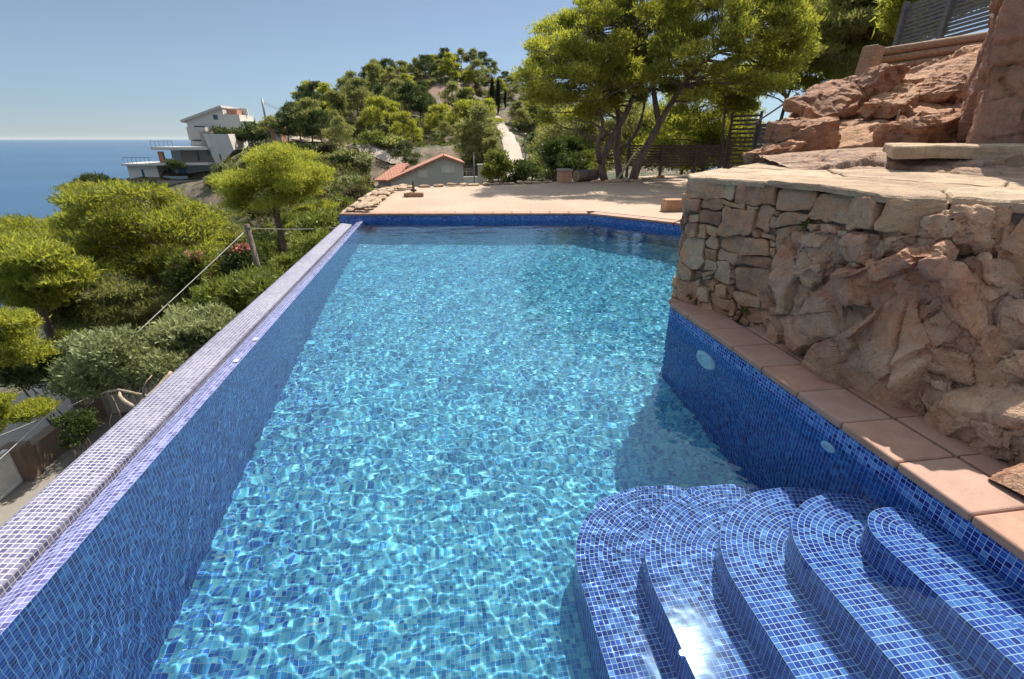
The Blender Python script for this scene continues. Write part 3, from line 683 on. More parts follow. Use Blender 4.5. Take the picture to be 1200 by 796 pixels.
rw = random.Random(21); mbS = MB(); mbM = MB()
FA, FB, FM, FN, FC = (2.25, 4.19), (2.70, 3.22), (2.64, 2.60), (2.99, 2.14), (3.45, 1.55)
face_seg(FA, FB, 0.10, 1.27, (0.004, 0.085), rw, mbS, mbM, cap=0.17)
face_seg(FB, FM, 0.80, 1.265, (0.005, 0.03), rw, mbS, mbM, cap=0.19)
face_seg(FM, FN, 0.80, 1.27, (0.005, 0.03), rw, mbS, mbM, cap=0.20)
face_seg(FN, FC, 0.74, 1.27, (0.005, 0.035), rw, mbS, mbM, cap=0.33)
face_seg((4.2, 6.15), (2.30, 4.32), 0.10, 1.27, (0.004, 0.085), rw, mbS, mbM, cap=0.16)
face_seg((2.30, 4.32), FA, 0.10, 1.27, (0.004, 0.085), rw, mbS, mbM, cap=0.16)
face_seg(FC, (4.4, 0.2), 0.74, 1.25, (0.01, 0.06), rw, mbS, mbM, cap=0.2)
for nm, m_, mt in (('stonework', mbS, M_STONE), ('mortar', mbM, M_MORTAR)):
    m_.v = [tuple(Vector(v) + wl) for v in m_.v]; m_.build(nm, mt, wall)

# flagstones laid on top of the wall (irregular slabs, one paved surface)
def flag_field(poly, z, seed, n, th=0.06, name='flagstone_top', mat=None, parent=None, gap=0.012, slope=None, jit=0.012):
    r = np.random.default_rng(seed); P_ = np.array(poly); lo, hi = P_.min(0), P_.max(0); pts = []
    while len(pts) < n:
        q = r.uniform(lo, hi)
        if inside(np.array([q[0]]), np.array([q[1]]), poly)[0] and all(math.dist(q, o) > 0.55 * math.sqrt((hi - lo).prod() / n) * .8 for o in pts): pts.append(q)
        elif r.uniform() < 0.002: pts.append(q)
    mbb = MB()
    for i, c in enumerate(pts):
        cell = [Vector((*v, 0)) for v in poly]
        for j, o in enumerate(pts):
            if i == j: continue
            m = Vector((*((c + o) / 2), 0)); d = Vector((*(o - c), 0)).normalized(); new = []
            for k in range(len(cell)):
                a, b = cell[k], cell[(k + 1) % len(cell)]; da, db = (a - m).dot(d) + gap / 2, (b - m).dot(d) + gap / 2
                if da <= 0: new.append(a)
                if da * db < 0: new.append(a.lerp(b, da / (da - db)))
            cell = new
            if len(cell) < 3: break
        if len(cell) < 3: continue
        dz = r.uniform(-jit, jit); tl = r.uniform(-.02, .02, 2)
        q = []
        for k in range(len(cell)):
            a, b = cell[k], cell[(k + 1) % len(cell)]; m = max(1, int((b - a).length / 0.07))
            for s in range(m):
                v = a.lerp(b, s / m); e = 0.008; q.append(v + Vector((r.uniform(-e, e), r.uniform(-e, e), 0)))
        cc = sum(q, Vector()) / len(q)
        hz = lambda v: z + (slope(v.x, v.y) if slope else 0) + dz + tl[0] * (v.x - cc.x) + tl[1] * (v.y - cc.y) + 0.010 * noise.noise(v * 4) + 0.005 * noise.noise(v * 15)
        rings = []
        for sc, off in ((1.0, -th), (1.0, -0.012), (0.975, 0.0), (0.66, 0.004), (0.33, 0.004)):
            rings.append([Vector(((cc + (v - cc) * sc).x, (cc + (v - cc) * sc).y, hz(cc + (v - cc) * sc) + off)) for v in q])
        nn = len(q); vs = [v for g_ in rings for v in g_]
        mbb.faces(vs, [(a * nn + b, a * nn + (b + 1) % nn, (a + 1) * nn + (b + 1) % nn, (a + 1) * nn + b) for a in range(len(rings) - 1) for b in range(nn)] + [tuple((len(rings) - 1) * nn + b for b in range(nn))])
    if parent is not None:
        o = Vector(parent.location); mbb.v = [tuple(Vector(v) - o) for v in mbb.v]
    return mbb.build(name, mat or M_FLAG, parent)
TOPP = [(2.215, 4.14), (2.28, 4.38), (4.2, 6.18), (5.2, 6.3), (7.5, 4.0), (6.0, 0.2), (4.4, 0.2), (3.45, 1.58), (2.99, 2.13), (2.60, 2.59), (2.655, 3.18)]
flag_field(TOPP, 1.295, 4, 38, 0.045, 'flagstone_top', M_FLAG, wall, gap=0.007)
mb = MB(); mb.prism([(x - 2.25, y - 4.19) for x, y in [(2.5, 4.3), (4.3, 6.05), (5.2, 6.2), (7.4, 4.0), (6, .3), (4.6, .3), (3.5, 1.7), (3.05, 2.35), (2.9, 3.2)]], -0.1, 1.06); mb.build('core', M_MORTAR, wall)

# natural rock face in front of the wall
base = [(2.66, 3.62, 0.08), (2.68, 3.30, 0.06), (2.66, 2.9, 0.06), (2.60, 2.4, 0.06), (2.56, 1.9, 0.06), (2.52, 1.6, 0.06), (2.55, 1.25, 0.06), (2.7, 0.7, 0.06), (2.9, 0.1, 0.06)]
mid1 = [(2.68, 3.60, 0.4), (2.68, 3.26, 0.4), (2.66, 2.85, 0.40), (2.62, 2.45, 0.36), (2.68, 1.95, 0.35), (2.70, 1.6, 0.32), (2.8, 1.2, 0.3), (3.0, 0.6, 0.3), (3.2, 0.0, 0.3)]
mid2 = [(2.70, 3.56, 0.72), (2.62, 3.20, 0.72), (2.57, 2.82, 0.72), (2.56, 2.48, 0.70), (2.82, 2.05, 0.66), (2.98, 1.7, 0.62), (3.2, 1.2, 0.6), (3.5, 0.5, 0.6), (3.8, -0.1, 0.6)]
top = [(2.74, 3.50, 0.95), (2.64, 3.16, 0.97), (2.58, 2.80, 1.01), (2.60, 2.50, 1.01), (2.95, 2.12, 0.98), (3.20, 1.75, 0.95), (3.6, 1.2, 0.93), (4.1, 0.5, 0.9), (4.5, 0, 0.9)]
rk = rock_sheet('bedrock', [base, mid1, mid2, top], M_ROCK, None, 420, 190, 1.0, 31, (26, 120), metric=(1.0, 1.0, 0.75), strata=((0.45, -0.55, 0.70), 0.40, 0.05), tilt=0.6, off=0.07, fine=0.005)
# sharp-edged joint blocks standing proud of the face, part of the same bedrock
def convex_block(size, seed, cuts=7, cell=0.03, rough=0.010):
    bm = bmesh.new(); bmesh.ops.create_cube(bm, size=2.0); r = random.Random(seed)
    for k in range(cuts):
        d = Vector((r.gauss(0, 1), r.gauss(0, 1), r.gauss(0, 1))).normalized(); o = r.uniform(0.72, 1.12)
        res = bmesh.ops.bisect_plane(bm, geom=bm.verts[:] + bm.edges[:] + bm.faces[:], plane_co=d * o, plane_no=d, clear_outer=True)
        ed = [e for e in res['geom_cut'] if isinstance(e, bmesh.types.BMEdge)]
        if ed: bmesh.ops.contextual_create(bm, geom=ed)
    for v in bm.verts: v.co = Vector((v.co.x * size[0], v.co.y * size[1], v.co.z * size[2]))
    bmesh.ops.bevel(bm, geom=bm.edges[:], offset=0.012, segments=2, profile=0.5, affect='EDGES', clamp_overlap=True)
    bmesh.ops.triangulate(bm, faces=bm.faces[:])
    for _ in range(6):
        le = [e for e in bm.edges if e.calc_length() > cell]
        if not le or len(bm.verts) > 16000: break
        bmesh.ops.subdivide_edges(bm, edges=le, cuts=1); bmesh.ops.triangulate(bm, faces=[f for f in bm.faces if len(f.verts) > 3])
    bm.normal_update(); off = Vector((seed * 1.7, 0, 0))
    bm.verts.ensure_lookup_table(); PP = np.array([tuple(v.co) for v in bm.verts]); L3 = max(size)
    f1, e1 = facets(PP, int(14 + 40 * L3), seed + 900, 0.32, 0.014 if L3 < .5 else 0.02); f2, e2 = facets(PP, int(60 + 160 * L3), seed + 901, 0.25, 0.007)
    FH = np.clip(f1, -.03, .03) + np.clip(f2, -.012, .012) - 0.010 * np.exp(-(e1 / 0.012) ** 2)
    for vi, v in enumerate(bm.verts):
        c = v.co + off; h = FH[vi] + rough * (noise.noise(c * 7) * 1.3 + noise.noise(c * 19) * 0.7 + abs(noise.noise(c * 11 + Vector((4, 4, 4)))) * -1.2)
        v.co += v.normal * h
    vs = [v.co.copy() for v in bm.verts]; bm.verts.index_update(); fs = [tuple(v.index for v in f.verts) for f in bm.faces]; bm.free(); return vs, fs
def on_face(px, py, x0):
    a = at(px, py, 1.0); return at(px, py, x0 / a.x)
mbb = MB(); mbb.v = [tuple(v.co) for v in rk.data.vertices]; mbb.f = [tuple(q.vertices) for q in rk.data.polygons]; mbb.uv = [(0, 0)] * sum(len(f) for f in mbb.f); mbb.mi = [0] * len(mbb.f); mbb.sm = [False] * len(mbb.f)
for (px, py, x0, size, roll, yaw_, sd_) in [(942, 338, 2.74, (0.13, 0.14, 0.34), 0.05, 0.1, 1), (936, 392, 2.74, (0.12, 0.16, 0.16), 0.0, 0.3, 2), (980, 300, 2.72, (0.16, 0.19, 0.16), 0.35, 0.1, 3), (978, 370, 2.74, (0.14, 0.12, 0.28), -0.12, 0.0, 4),
    (1012, 372, 2.72, (0.13, 0.12, 0.26), 0.1, 0.2, 5), (1060, 345, 2.68, (0.17, 0.25, 0.18), 0.5, 0.15, 6), (1040, 288, 2.72, (0.15, 0.22, 0.09), 0.55, 0.0, 7), (1108, 292, 2.84, (0.16, 0.20, 0.13), 0.45, -0.2, 8), (1172, 292, 3.08, (0.18, 0.18, 0.18), 0.4, -0.3, 9),
    (1128, 385, 2.80, (0.18, 0.16, 0.24), 0.55, -0.2, 10), (1048, 425, 2.70, (0.14, 0.16, 0.14), 0.2, 0.1, 11), (1088, 455, 2.70, (0.13, 0.15, 0.15), 0.4, 0.2, 12), (1150, 450, 2.82, (0.15, 0.14, 0.13), 0.7, 0.0, 13), (1188, 380, 3.0, (0.17, 0.17, 0.15), 0.5, -0.2, 14), (1010, 445, 2.72, (0.10, 0.12, 0.10), 0.1, 0.3, 15), (1112, 486, 2.70, (0.09, 0.10, 0.07), 0.3, 0.0, 16), (1000, 330, 2.76, (0.12, 0.10, 0.24), 0.2, 0.0, 17), (1168, 520, 2.68, (0.12, 0.14, 0.10), 0.3, -0.2, 18), (1195, 450, 2.90, (0.15, 0.15, 0.13), 0.5, -0.3, 19), (1150, 340, 2.92, (0.14, 0.15, 0.12), 0.5, -0.2, 20), (1085, 400, 2.72, (0.10, 0.12, 0.16), 0.3, 0.1, 21)]:
    size = tuple(q * 1.22 for q in size); vs, fs = convex_block(size, sd_, 6, 0.019, 0.006); x0 += 0.065; m = Matrix.Rotation(yaw_ + 0.15, 3, 'Z') @ Matrix.Rotation(-roll, 3, 'X'); c = on_face(px, py, x0)
    mbb.faces([m @ v + c for v in vs], fs)
me = mbb.mesh('bedrock', M_ROCK); old = rk.data; rk.data = me; bpy.data.meshes.remove(old)
tag(rk, 'fractured pinkish brown bedrock bulging under the stone wall beside the coping', 'rock')
for (loc, size, sd_, lab) in [((3.00, 1.62, 0.30), (0.34, 0.42, 0.30), 4, 'grey pink boulder bulging low at the right edge above the coping'), ((2.86, 1.18, 0.10), (0.26, 0.36, 0.20), 9, 'low orange boulder touching the sunlit coping at the right edge'), ((3.22, 1.0, 0.45), (0.4, 0.4, 0.35), 14, None)]:
    o = link('boulder', (lambda m_: (m_.faces(*convex_block((size[0] * 1.1, size[1] * 1.1, size[2] * 1.1), sd_, 9, 0.035, 0.012)), m_.mesh('boulder', M_ROCK))[1])(MB()), None, loc); tag(o, lab or 'pale boulder stacked behind the two low ones at the right edge', 'boulder')

# ------------------------------------------------------------------ upper ledges and outcrop
def thick_slab(name, poly, z0, z1, mat, lab, cat, seed):
    t = empty(name, (poly[0][0], poly[0][1], z0), 0, lab, cat)
    flag_field(poly, z1, seed, max(1, len(poly) // 3), z1 - z0, 'slab_top', mat, t, gap=0.004, jit=0.004); return t
thick_slab('stone_slab', [(4.22, 4.22), (5.35, 3.98), (7.2, 3.6), (7.4, 4.9), (5.5, 5.1), (4.9, 5.05)], 1.43, 1.54, M_FLAG, 'broad golden stone slab, the raised step below the orange pillar', 'stone slab', 3)
o = rock_sheet('rock_shelf', [[(3.7, 4.7, 1.2), (4.2, 4.05, 1.2), (4.75, 3.6, 1.2), (5.6, 3.1, 1.2), (7.0, 2.6, 1.2)], [(3.8, 5.1, 1.30), (4.3, 4.25, 1.33), (4.9, 3.8, 1.33), (5.7, 3.35, 1.33), (7.0, 2.9, 1.33)], [(4.0, 5.8, 1.38), (4.6, 4.7, 1.42), (5.0, 4.2, 1.44), (5.8, 3.8, 1.44), (7.0, 3.4, 1.44)], [(4.3, 6.4, 1.40), (5.2, 5.6, 1.50), (5.8, 5.0, 1.50), (6.5, 4.6, 1.5), (7.3, 4.2, 1.5)]], mat_rock('tan rock', [(0.25, (0.27, 0.14, 0.08)), (0.5, (0.46, 0.28, 0.17)), (0.75, (0.58, 0.41, 0.27))], 0.2, 0.5), None, 190, 80, 0.5, 77, (10, 40), strata=((0.1, 0.1, 1), 0.06, 0.03), tilt=0.15, off=0.04)
tag(o, 'flat ribbed bedrock shelf rising from the wall top to the slab', 'rock')
px_curve = lambda pts: [tuple(at(*q)) for q in pts]
o = rock_sheet('rock_outcrop', [px_curve([(885, 197, 6.3), (930, 198, 6.1), (1000, 196, 5.6), (1060, 180, 5.2), (1150, 172, 5.1), (1230, 170, 5.1)]),
                px_curve([(893, 178, 6.7), (930, 165, 6.6), (990, 160, 6.2), (1060, 150, 5.9), (1150, 140, 5.7), (1230, 140, 5.7)]),
                px_curve([(915, 152, 7.0), (945, 138, 7.1), (1000, 128, 7.0), (1060, 115, 6.9), (1150, 105, 6.6), (1230, 100, 6.6)]),
                px_curve([(925, 140, 7.6), (955, 120, 7.7), (1010, 104, 7.8), (1070, 92, 7.6), (1150, 72, 7.4), (1230, 65, 7.4)]),
                px_curve([(935, 132, 9.0), (960, 112, 9.2), (1015, 95, 9.2), (1080, 84, 8.8), (1150, 66, 8.4), (1230, 60, 8.4)])],
               M_RED, None, 260, 170, 1.0, 53, (12, 60), strata=((-0.36, -0.25, 0.90), 0.24, 0.17), tilt=0.22, off=0.05)
tag(o, 'sunlit orange bedrock outcrop in tilted layers climbing to the right', 'rock')
# back skirt so that the outcrop is a solid hump
mb = MB(); mb.prism([(x, y) for x, y in [(5.3, 7.4), (7.6, 6.2), (9.4, 5.0), (12, 5), (12, 9.5), (8.5, 10.2), (6.2, 9.6)]], -1.5, lambda x, y: 0.4 + 0.26 * max(0, x - 5.0)); tag(mb.build('rock_mound', M_RED), 'rock mound behind the layered orange outcrop', 'rock')
for (q, size, sd_, rot, tilt_, lab) in [((938, 170, 6.6), (0.40, 0.32, 0.30), 33, .3, 0.1, 'chunky orange block at the left foot of the outcrop'), ((905, 184, 6.4), (0.36, 0.22, 0.13), 35, -.3, 0.25, 'small wedge of orange rock at the far left foot of the outcrop'),
                             ((980, 116, 7.6), (0.78, 0.40, 0.16), 38, .5, 0.28, 'long orange ledge stone overhanging the left block'), ((1024, 104, 7.4), (0.26, 0.26, 0.30), 42, .2, 0.1, 'squarish orange block under the leaning grey post'),
                             ((1095, 146, 5.75), (0.70, 0.3, 0.13), 46, .35, 0.2, 'flat shaded ledge stone just above the golden slab'), ((1050, 118, 7.0), (0.62, 0.3, 0.13), 47, .5, 0.3, 'flat tilted orange slab in the middle of the outcrop'), ((1108, 100, 6.9), (0.60, 0.3, 0.12), 48, .5, 0.32, 'flat tilted orange slab at the upper right of the outcrop')]:
    vs, fs = convex_block(size, sd_, 6, 0.05, 0.012); mb = MB(); mb.faces(vs, fs)
    o = link('boulder', mb.mesh('boulder', M_RED), None, at(*q)); o.rotation_euler = (0.05, -tilt_, rot); tag(o, lab, 'boulder')
# the big rendered-looking rock pillar at the right edge
A0, B0 = (5.31, 4.5, 1.45), (7.6, 3.5, 1.45)
o = rock_sheet('rock_pillar', [[(7.2, 6.3, 1.4), (5.40, 4.5, 1.4), (7.6, 3.5, 1.4)], [(7.25, 6.35, 2.4), (5.44, 4.66, 2.4), (7.65, 3.66, 2.4)], [(7.3, 6.4, 3.6), (5.54, 4.85, 3.6), (7.7, 3.85, 3.6)], [(7.35, 6.45, 5), (5.6, 5.1, 5), (7.8, 4.1, 5)]], mat_rock('orange render rock', [(0.25, (0.22, 0.10, 0.06)), (0.45, (0.36, 0.165, 0.10)), (0.6, (0.44, 0.23, 0.145)), (0.78, (0.50, 0.32, 0.22))], 0.3, crack=0.5), None, 190, 190, 0.5, 91, (30, 120), tilt=0.2, off=0.05, fine=0.03)
tag(o, 'tall battered pillar of orange brown stone at the right edge', 'pillar')
# loose block on the terrace
o = link('stone_block', block_mesh((0.46, 0.26, 0.25), 23, M_RED), None, (4.98, 10.0, 0.27)); tag(o, 'small orange stone block lying on the far terrace beside the wall corner', 'stone block')

# kerb of flat golden stones along the terrace rim
kerb = empty('stone_kerb', (-1.9, 11, 0.15), 0, 'low kerb of flat golden stones round the left rim of the terrace', 'kerb')
kp = [(-1.95, 10.75), (-1.88, 13.0), (-1.80, 14.9), (-1.2, 16.1), (2.3, 16.85), (4.0, 17.4)]
mb = MB(); rk_ = random.Random(3)
for i in range(len(kp) - 1):
    a = Vector((*kp[i], 0)); b = Vector((*kp[i + 1], 0)); d = b - a; L = d.length; d.normalize(); nn = Vector((-d.y, d.x, 0)); s = 0
    wrow = 3 if i < 3 else 1
    while s < L - .1:
        l = min(rk_.uniform(0.28, 0.5), L - s)
        for k in range(wrow):
            c = a + d * (s + l / 2 + rk_.uniform(-.05, .05)) - nn * (0.03 + k * 0.2) * 1.0; c.z = 0.19 + rk_.uniform(-.02, .03) + (0.04 if k else 0)
            me_ = boulder((l * 0.54, 0.125, 0.055), rk_.randint(0, 9999), M_FLAG, 'k', 2, 7); rz = Matrix.Rotation(math.atan2(d.y, d.x) + rk_.uniform(-.15, .15), 3, 'Z')
            mb.faces([rz @ v.co + c - Vector((-1.9, 11, 0.15)) for v in me_.vertices], [tuple(p.vertices) for p in me_.polygons]); bpy.data.meshes.remove(me_)
        s += l
mb.build('kerb_stones', M_FLAG, kerb)
# ------------------------------------------------------------------ foliage
def mat_leaf(name, dark, light, trans, tw=0.4, rough=0.6, nscale=0.8, tip=None):
    g = NG(name); p = g.coord('Object'); oi = g.n('ObjectInfo')
    isl = g.n('NewGeometry').outputs['Random Per Island']; a = g.noise(nscale, 4, 0.6, vec=p)
    f = g.math('ADD', g.math('MULTIPLY', isl, 0.45), g.math('MULTIPLY', a, 0.55)); f = g.math('ADD', f, g.math('MULTIPLY', g.math('SUBTRACT', oi.outputs['Random'], 0.5), 0.3))
    c = g.ramp(f, [(0.28, dark), (0.68, light)])
    if tip is not None: c = g.mix(g.ramp(isl, [(0.93, (0, 0, 0)), (0.95, (1, 1, 1))]), c, tip)
    g.fin(c, rough); g.set(g.b, 'Specular IOR Level', 0.3)
    tr = g.n('BsdfTranslucent'); g.set(tr, 'Color', g.mix(0.55, c, trans))
    mx = g.n('MixShader'); g.set(mx, '0', tw); g.set(mx, '1', g.b.outputs[0]); g.set(mx, '2', tr.outputs[0]); g.t.links.new(mx.outputs[0], g.out.inputs['Surface'])
    return g.m
L_PINE = mat_leaf('aleppo pine needles', (0.06, 0.075, 0.026), (0.33, 0.345, 0.065), (0.60, 0.61, 0.05), 0.5)
L_PINE2 = mat_leaf('grey green pine needles', (0.07, 0.088, 0.038), (0.25, 0.26, 0.09), (0.42, 0.42, 0.09), 0.45)
L_DARK = mat_leaf('dark evergreen leaves', (0.03, 0.046, 0.016), (0.10, 0.125, 0.036), (0.10, 0.14, 0.02), 0.3)
L_OLIVE = mat_leaf('olive leaves', (0.10, 0.12, 0.05), (0.42, 0.45, 0.22), (0.45, 0.48, 0.16), 0.35)
L_BUSH = mat_leaf('shrub leaves', (0.06, 0.085, 0.018), (0.27, 0.30, 0.06), (0.2, 0.24, 0.03), 0.35)
L_DRY = mat_leaf('dry scrub', (0.07, 0.062, 0.03), (0.19, 0.165, 0.075), (0.2, 0.18, 0.06), 0.3)
L_CYP = mat_leaf('cypress leaves', (0.008, 0.014, 0.007), (0.022, 0.034, 0.014), (0.03, 0.05, 0.01), 0.2)
L_FLOWER = mat_leaf('coral flowers', (0.45, 0.15, 0.12), (0.66, 0.32, 0.26), (0.6, 0.22, 0.16), 0.35)
g = NG('pine bark'); p = g.coord('Object'); b = g.noise(9, 6, 0.7, vec=g.mapping(p, scale=(1, 1, 0.3)))
M_BARK = g.fin(g.ramp(b, [(0.3, (0.07, 0.05, 0.04)), (0.7, (0.235, 0.18, 0.15))]), 0.95, g.bump(b, 0.9, 0.05))
g = NG('pale dead wood'); b = g.noise(12, 5, 0.7, vec=g.mapping(g.coord('Object'), scale=(1, 1, 0.3))); M_DEAD = g.fin(g.ramp(b, [(0.3, (0.22, 0.165, 0.11)), (0.7, (0.46, 0.37, 0.26))]), 0.9, g.bump(b, 0.7, 0.02))

def leafcloud(clumps, n, size, width, seed, up=0.5, under=0.45, shell=0.5, rand=0.6, droop=0.0, tuft=1):
    """n leaf triangles spread over ellipsoidal clumps (cx,cy,cz,rx,ry,rz); needles point outwards and up"""
    r = np.random.default_rng(seed); c = np.array(clumps, float)
    area = (c[:, 3] * c[:, 4] + c[:, 4] * c[:, 5] + c[:, 3] * c[:, 5]); k = r.choice(len(c), n, p=area / area.sum())
    d = r.normal(size=(n, 3)); d /= np.linalg.norm(d, axis=1, keepdims=True)
    flip = (d[:, 2] < -0.15) & (r.uniform(size=n) > under); d[flip, 2] *= -1
    rad = r.uniform(size=n) ** shell
    # lumpy outline
    lump = 1 + 0.42 * vnoise(d * 2.3 + k[:, None] * 7.1, seed) + 0.26 * vnoise(d * 5.1 + k[:, None] * 3.7, seed + 1)
    P_ = c[k, :3] + d * c[k, 3:] * (rad * lump)[:, None]
    if tuft > 1: P_ = np.repeat(P_[: n // tuft], tuft, 0); d = np.repeat(d[: n // tuft], tuft, 0); n = len(P_)
    q = d * 0.6 + np.array([0, 0, up]) + r.normal(size=(n, 3)) * rand + np.array([0, 0, -droop]); q /= np.linalg.norm(q, axis=1, keepdims=True)
    s = np.cross(q, r.normal(size=(n, 3))); s /= np.linalg.norm(s, axis=1, keepdims=True) + 1e-9
    L = size * r.uniform(0.6, 1.3, n)[:, None]; w = width * r.uniform(0.7, 1.3, n)[:, None]
    V = np.empty((n, 3, 3)); V[:, 0] = P_ - s * w; V[:, 1] = P_ + s * w; V[:, 2] = P_ + q * L
    return V.reshape(-1, 3)
def leafmesh(name, V, mat, extra=None):
    F = np.arange(len(V)).reshape(-1, 3)
    return mesh_np(name, V, F, mat)

def limb(mb, a, b, ra, rb, r, sag=0.12, n=6, sides=7):
    a = Vector(a); b = Vector(b); L = (b - a).length; pts = []; off = Vector((r.uniform(-1, 1), r.uniform(-1, 1), r.uniform(-.3, .8))) * L * sag
    for i in range(n + 1):
        t = i / n; p = a.lerp(b, t) + off * math.sin(math.pi * t) + Vector((r.uniform(-1, 1), r.uniform(-1, 1), r.uniform(-1, 1))) * L * 0.018 * (0 < i < n); pts.append(p)
    mb.tube(pts, [ra + (rb - ra) * (i / n) for i in range(n + 1)], sides)
    return pts
def pine_mesh(seed, H=6.0, Wd=4.0, flat=0.6, nleaf=9000, size=0.17, width=0.035, mat=None, trunk_h=0.45, nclump=34, lean=0.15, clumps=None, base_r=0.16):
    """a branching trunk plus layered clumps at the limb ends; returns (trunk mesh, crown mesh)"""
    r = random.Random(seed); mb = MB()
    th = H * trunk_h; tipv = Vector((r.uniform(-lean, lean) * H, r.uniform(-lean, lean) * H, H * 0.86)); fork = Vector((tipv.x * 0.45, tipv.y * 0.45, th))
    limb(mb, (0, 0, -0.5), fork, base_r * 1.15, base_r * 0.8, r, 0.05); tp_ = limb(mb, fork, tipv, base_r * 0.8, base_r * 0.2, r, 0.08)
    cl = clumps
    if cl is None:
        cl = []
        for k in range(nclump):
            a = r.uniform(0, 6.283); t = r.uniform(0, 1) ** 0.8; z = th * 0.95 + (H - th) * t; rmax = Wd / 2 * (math.sin(math.pi * min(1, 0.22 + 0.78 * t)) ** 0.6 if flat < 0.9 else 1 - 0.5 * t)
            d = rmax * math.sqrt(r.uniform(0.08, 1)); s = r.uniform(0.55, 1.1) * Wd * 0.17
            cl.append((math.cos(a) * d + tipv.x * t, math.sin(a) * d + tipv.y * t, z, s * r.uniform(.9, 1.4), s * r.uniform(.9, 1.4), s * flat))
    for c in cl[::2]:
        s0 = tp_[min(len(tp_) - 2, max(0, int((c[2] - th) / max(0.1, H - th) * 4)))] if c[2] > th else fork
        limb(mb, s0, (c[0], c[1], c[2] - c[5] * 0.4), base_r * 0.28, base_r * 0.06, r, 0.1, 4, 5)
    V = leafcloud(cl, nleaf, size, width, seed)
    return mb.mesh('trunk', M_BARK), leafmesh('crown', V, mat or L_PINE)
def tree(name, meshes, loc, lab, cat='tree', group=None, rz=0.0, sc=1.0):
    t = empty(name, loc, rz, lab, cat, group); t.scale = (sc, sc, sc) if not isinstance(sc, tuple) else sc
    if meshes[0] is not None: link('trunk', meshes[0], t)
    link('crown', meshes[1], t)
    return t
def in_poly(px, py, P_):
    return inside(np.array([px]), np.array([py]), P_)[0]
def clumps_in(polypx, n, Y0, Y1, s, seed, origin, flat=0.62):
    """clumps filling a volume whose sight outline is known, spread in depth"""
    r = random.Random(seed); xs = [p[0] for p in polypx]; ys = [p[1] for p in polypx]; out = []; tries = 0
    while len(out) < n and tries < 20000:
        tries += 1; px, py = r.uniform(min(xs), max(xs)), r.uniform(min(ys), max(ys))
        if not in_poly(px, py, polypx): continue
        Yd = r.uniform(Y0, Y1); p = at(px, py, Yd) - Vector(origin); k = s * r.uniform(0.65, 1.25)
        out.append((p.x, p.y, p.z, k * r.uniform(1, 1.35), k * r.uniform(1, 1.35), k * flat))
    return out
def custom_tree(name, org, limbs, cl, nleaf, size, width, mat, lab, seed, group=None, link_every=1, cat='tree', up=.5, under=.45):
    """limbs: list of (points, radii) in world coordinates; clumps relative to the base"""
    o = Vector(org); mb = MB(); r = random.Random(seed); ends = []
    for pts, ra, rb in limbs:
        q = [Vector(p) - o for p in pts]; n = len(q); fine = []; rad = []
        for i in range(n - 1):
            for k in range(4):
                t = k / 4; fine.append(q[i].lerp(q[i + 1], t) + Vector((r.uniform(-1, 1), r.uniform(-1, 1), 0)) * 0.02); rad.append(ra + (rb - ra) * ((i + t) / (n - 1)))
        fine.append(q[-1]); rad.append(rb)
        # ease the corners
        for _ in range(3):
            for i in range(1, len(fine) - 1): fine[i] = (fine[i - 1] + fine[i] * 2 + fine[i + 1]) / 4
        mb.tube(fine, rad, 10); ends += [(p, rr_) for p, rr_ in zip(fine[len(fine) // 3:], rad[len(rad) // 3:])]
    for c in cl[::link_every]:
        cv = Vector(c[:3]); p, rr_ = min(ends, key=lambda e: (e[0] - cv).length + 0.6 * max(0, e[0].z - cv.z))
        limb(mb, p, cv - Vector((0, 0, c[5] * 0.3)), min(0.05, rr_ * 0.55), 0.012, r, 0.1, 5, 6)
    t = empty(name, org, 0, lab, cat, group)
    mb.build('trunk', M_BARK, t); link('crown', leafmesh('crown', leafcloud(cl, nleaf, size, width, seed, up, under), mat), t)
    return t

# ---- the pine clump on the terrace
G1 = 'pines of the clump on the far terrace'
o1 = tuple(at(708, 213, 18.0)); o1 = (o1[0], o1[1], 0.15)
custom_tree('pine_tree', o1, [([o1, at(703, 190, 18), at(725, 150, 18), at(742, 118, 18.0), at(752, 70, 18.2), at(745, 20, 18.2)], 0.15, 0.04), ([at(703, 190, 18), at(700, 165, 17.6), at(710, 145, 17.4), at(690, 95, 17.2)], 0.10, 0.03)],
    clumps_in([(620, 130), (612, 70), (640, 35), (665, 5), (690, -30), (760, -50), (775, 60), (760, 110), (700, 132), (650, 150)], 140, 15.8, 20.5, 0.37, 101, o1), 84000, 0.13, 0.018, L_PINE, 'left twin-trunked pine of the terrace clump, crown over the far pool end', 101, G1)
o2 = tuple(at(727, 209, 18.8)); o2 = (o2[0], o2[1], 0.15)
custom_tree('pine_tree', o2, [([o2, at(722, 180, 18.8), at(726, 140, 19), at(720, 100, 19), at(735, 40, 19.3)], 0.14, 0.04), ([at(723, 178, 18.8), at(745, 160, 19.5), at(755, 130, 20), at(760, 80, 20)], 0.09, 0.03)],
    clumps_in([(700, 110), (690, 20), (720, -40), (800, -60), (850, -20), (840, 60), (800, 110), (750, 122)], 90, 17.5, 21.5, 0.37, 102, o2), 56000, 0.13, 0.018, L_PINE2, 'dark middle pine of the terrace clump, standing straight between the other two', 102, G1)
o3 = tuple(at(741, 211, 18.0)); o3 = (o3[0], o3[1], 0.15)
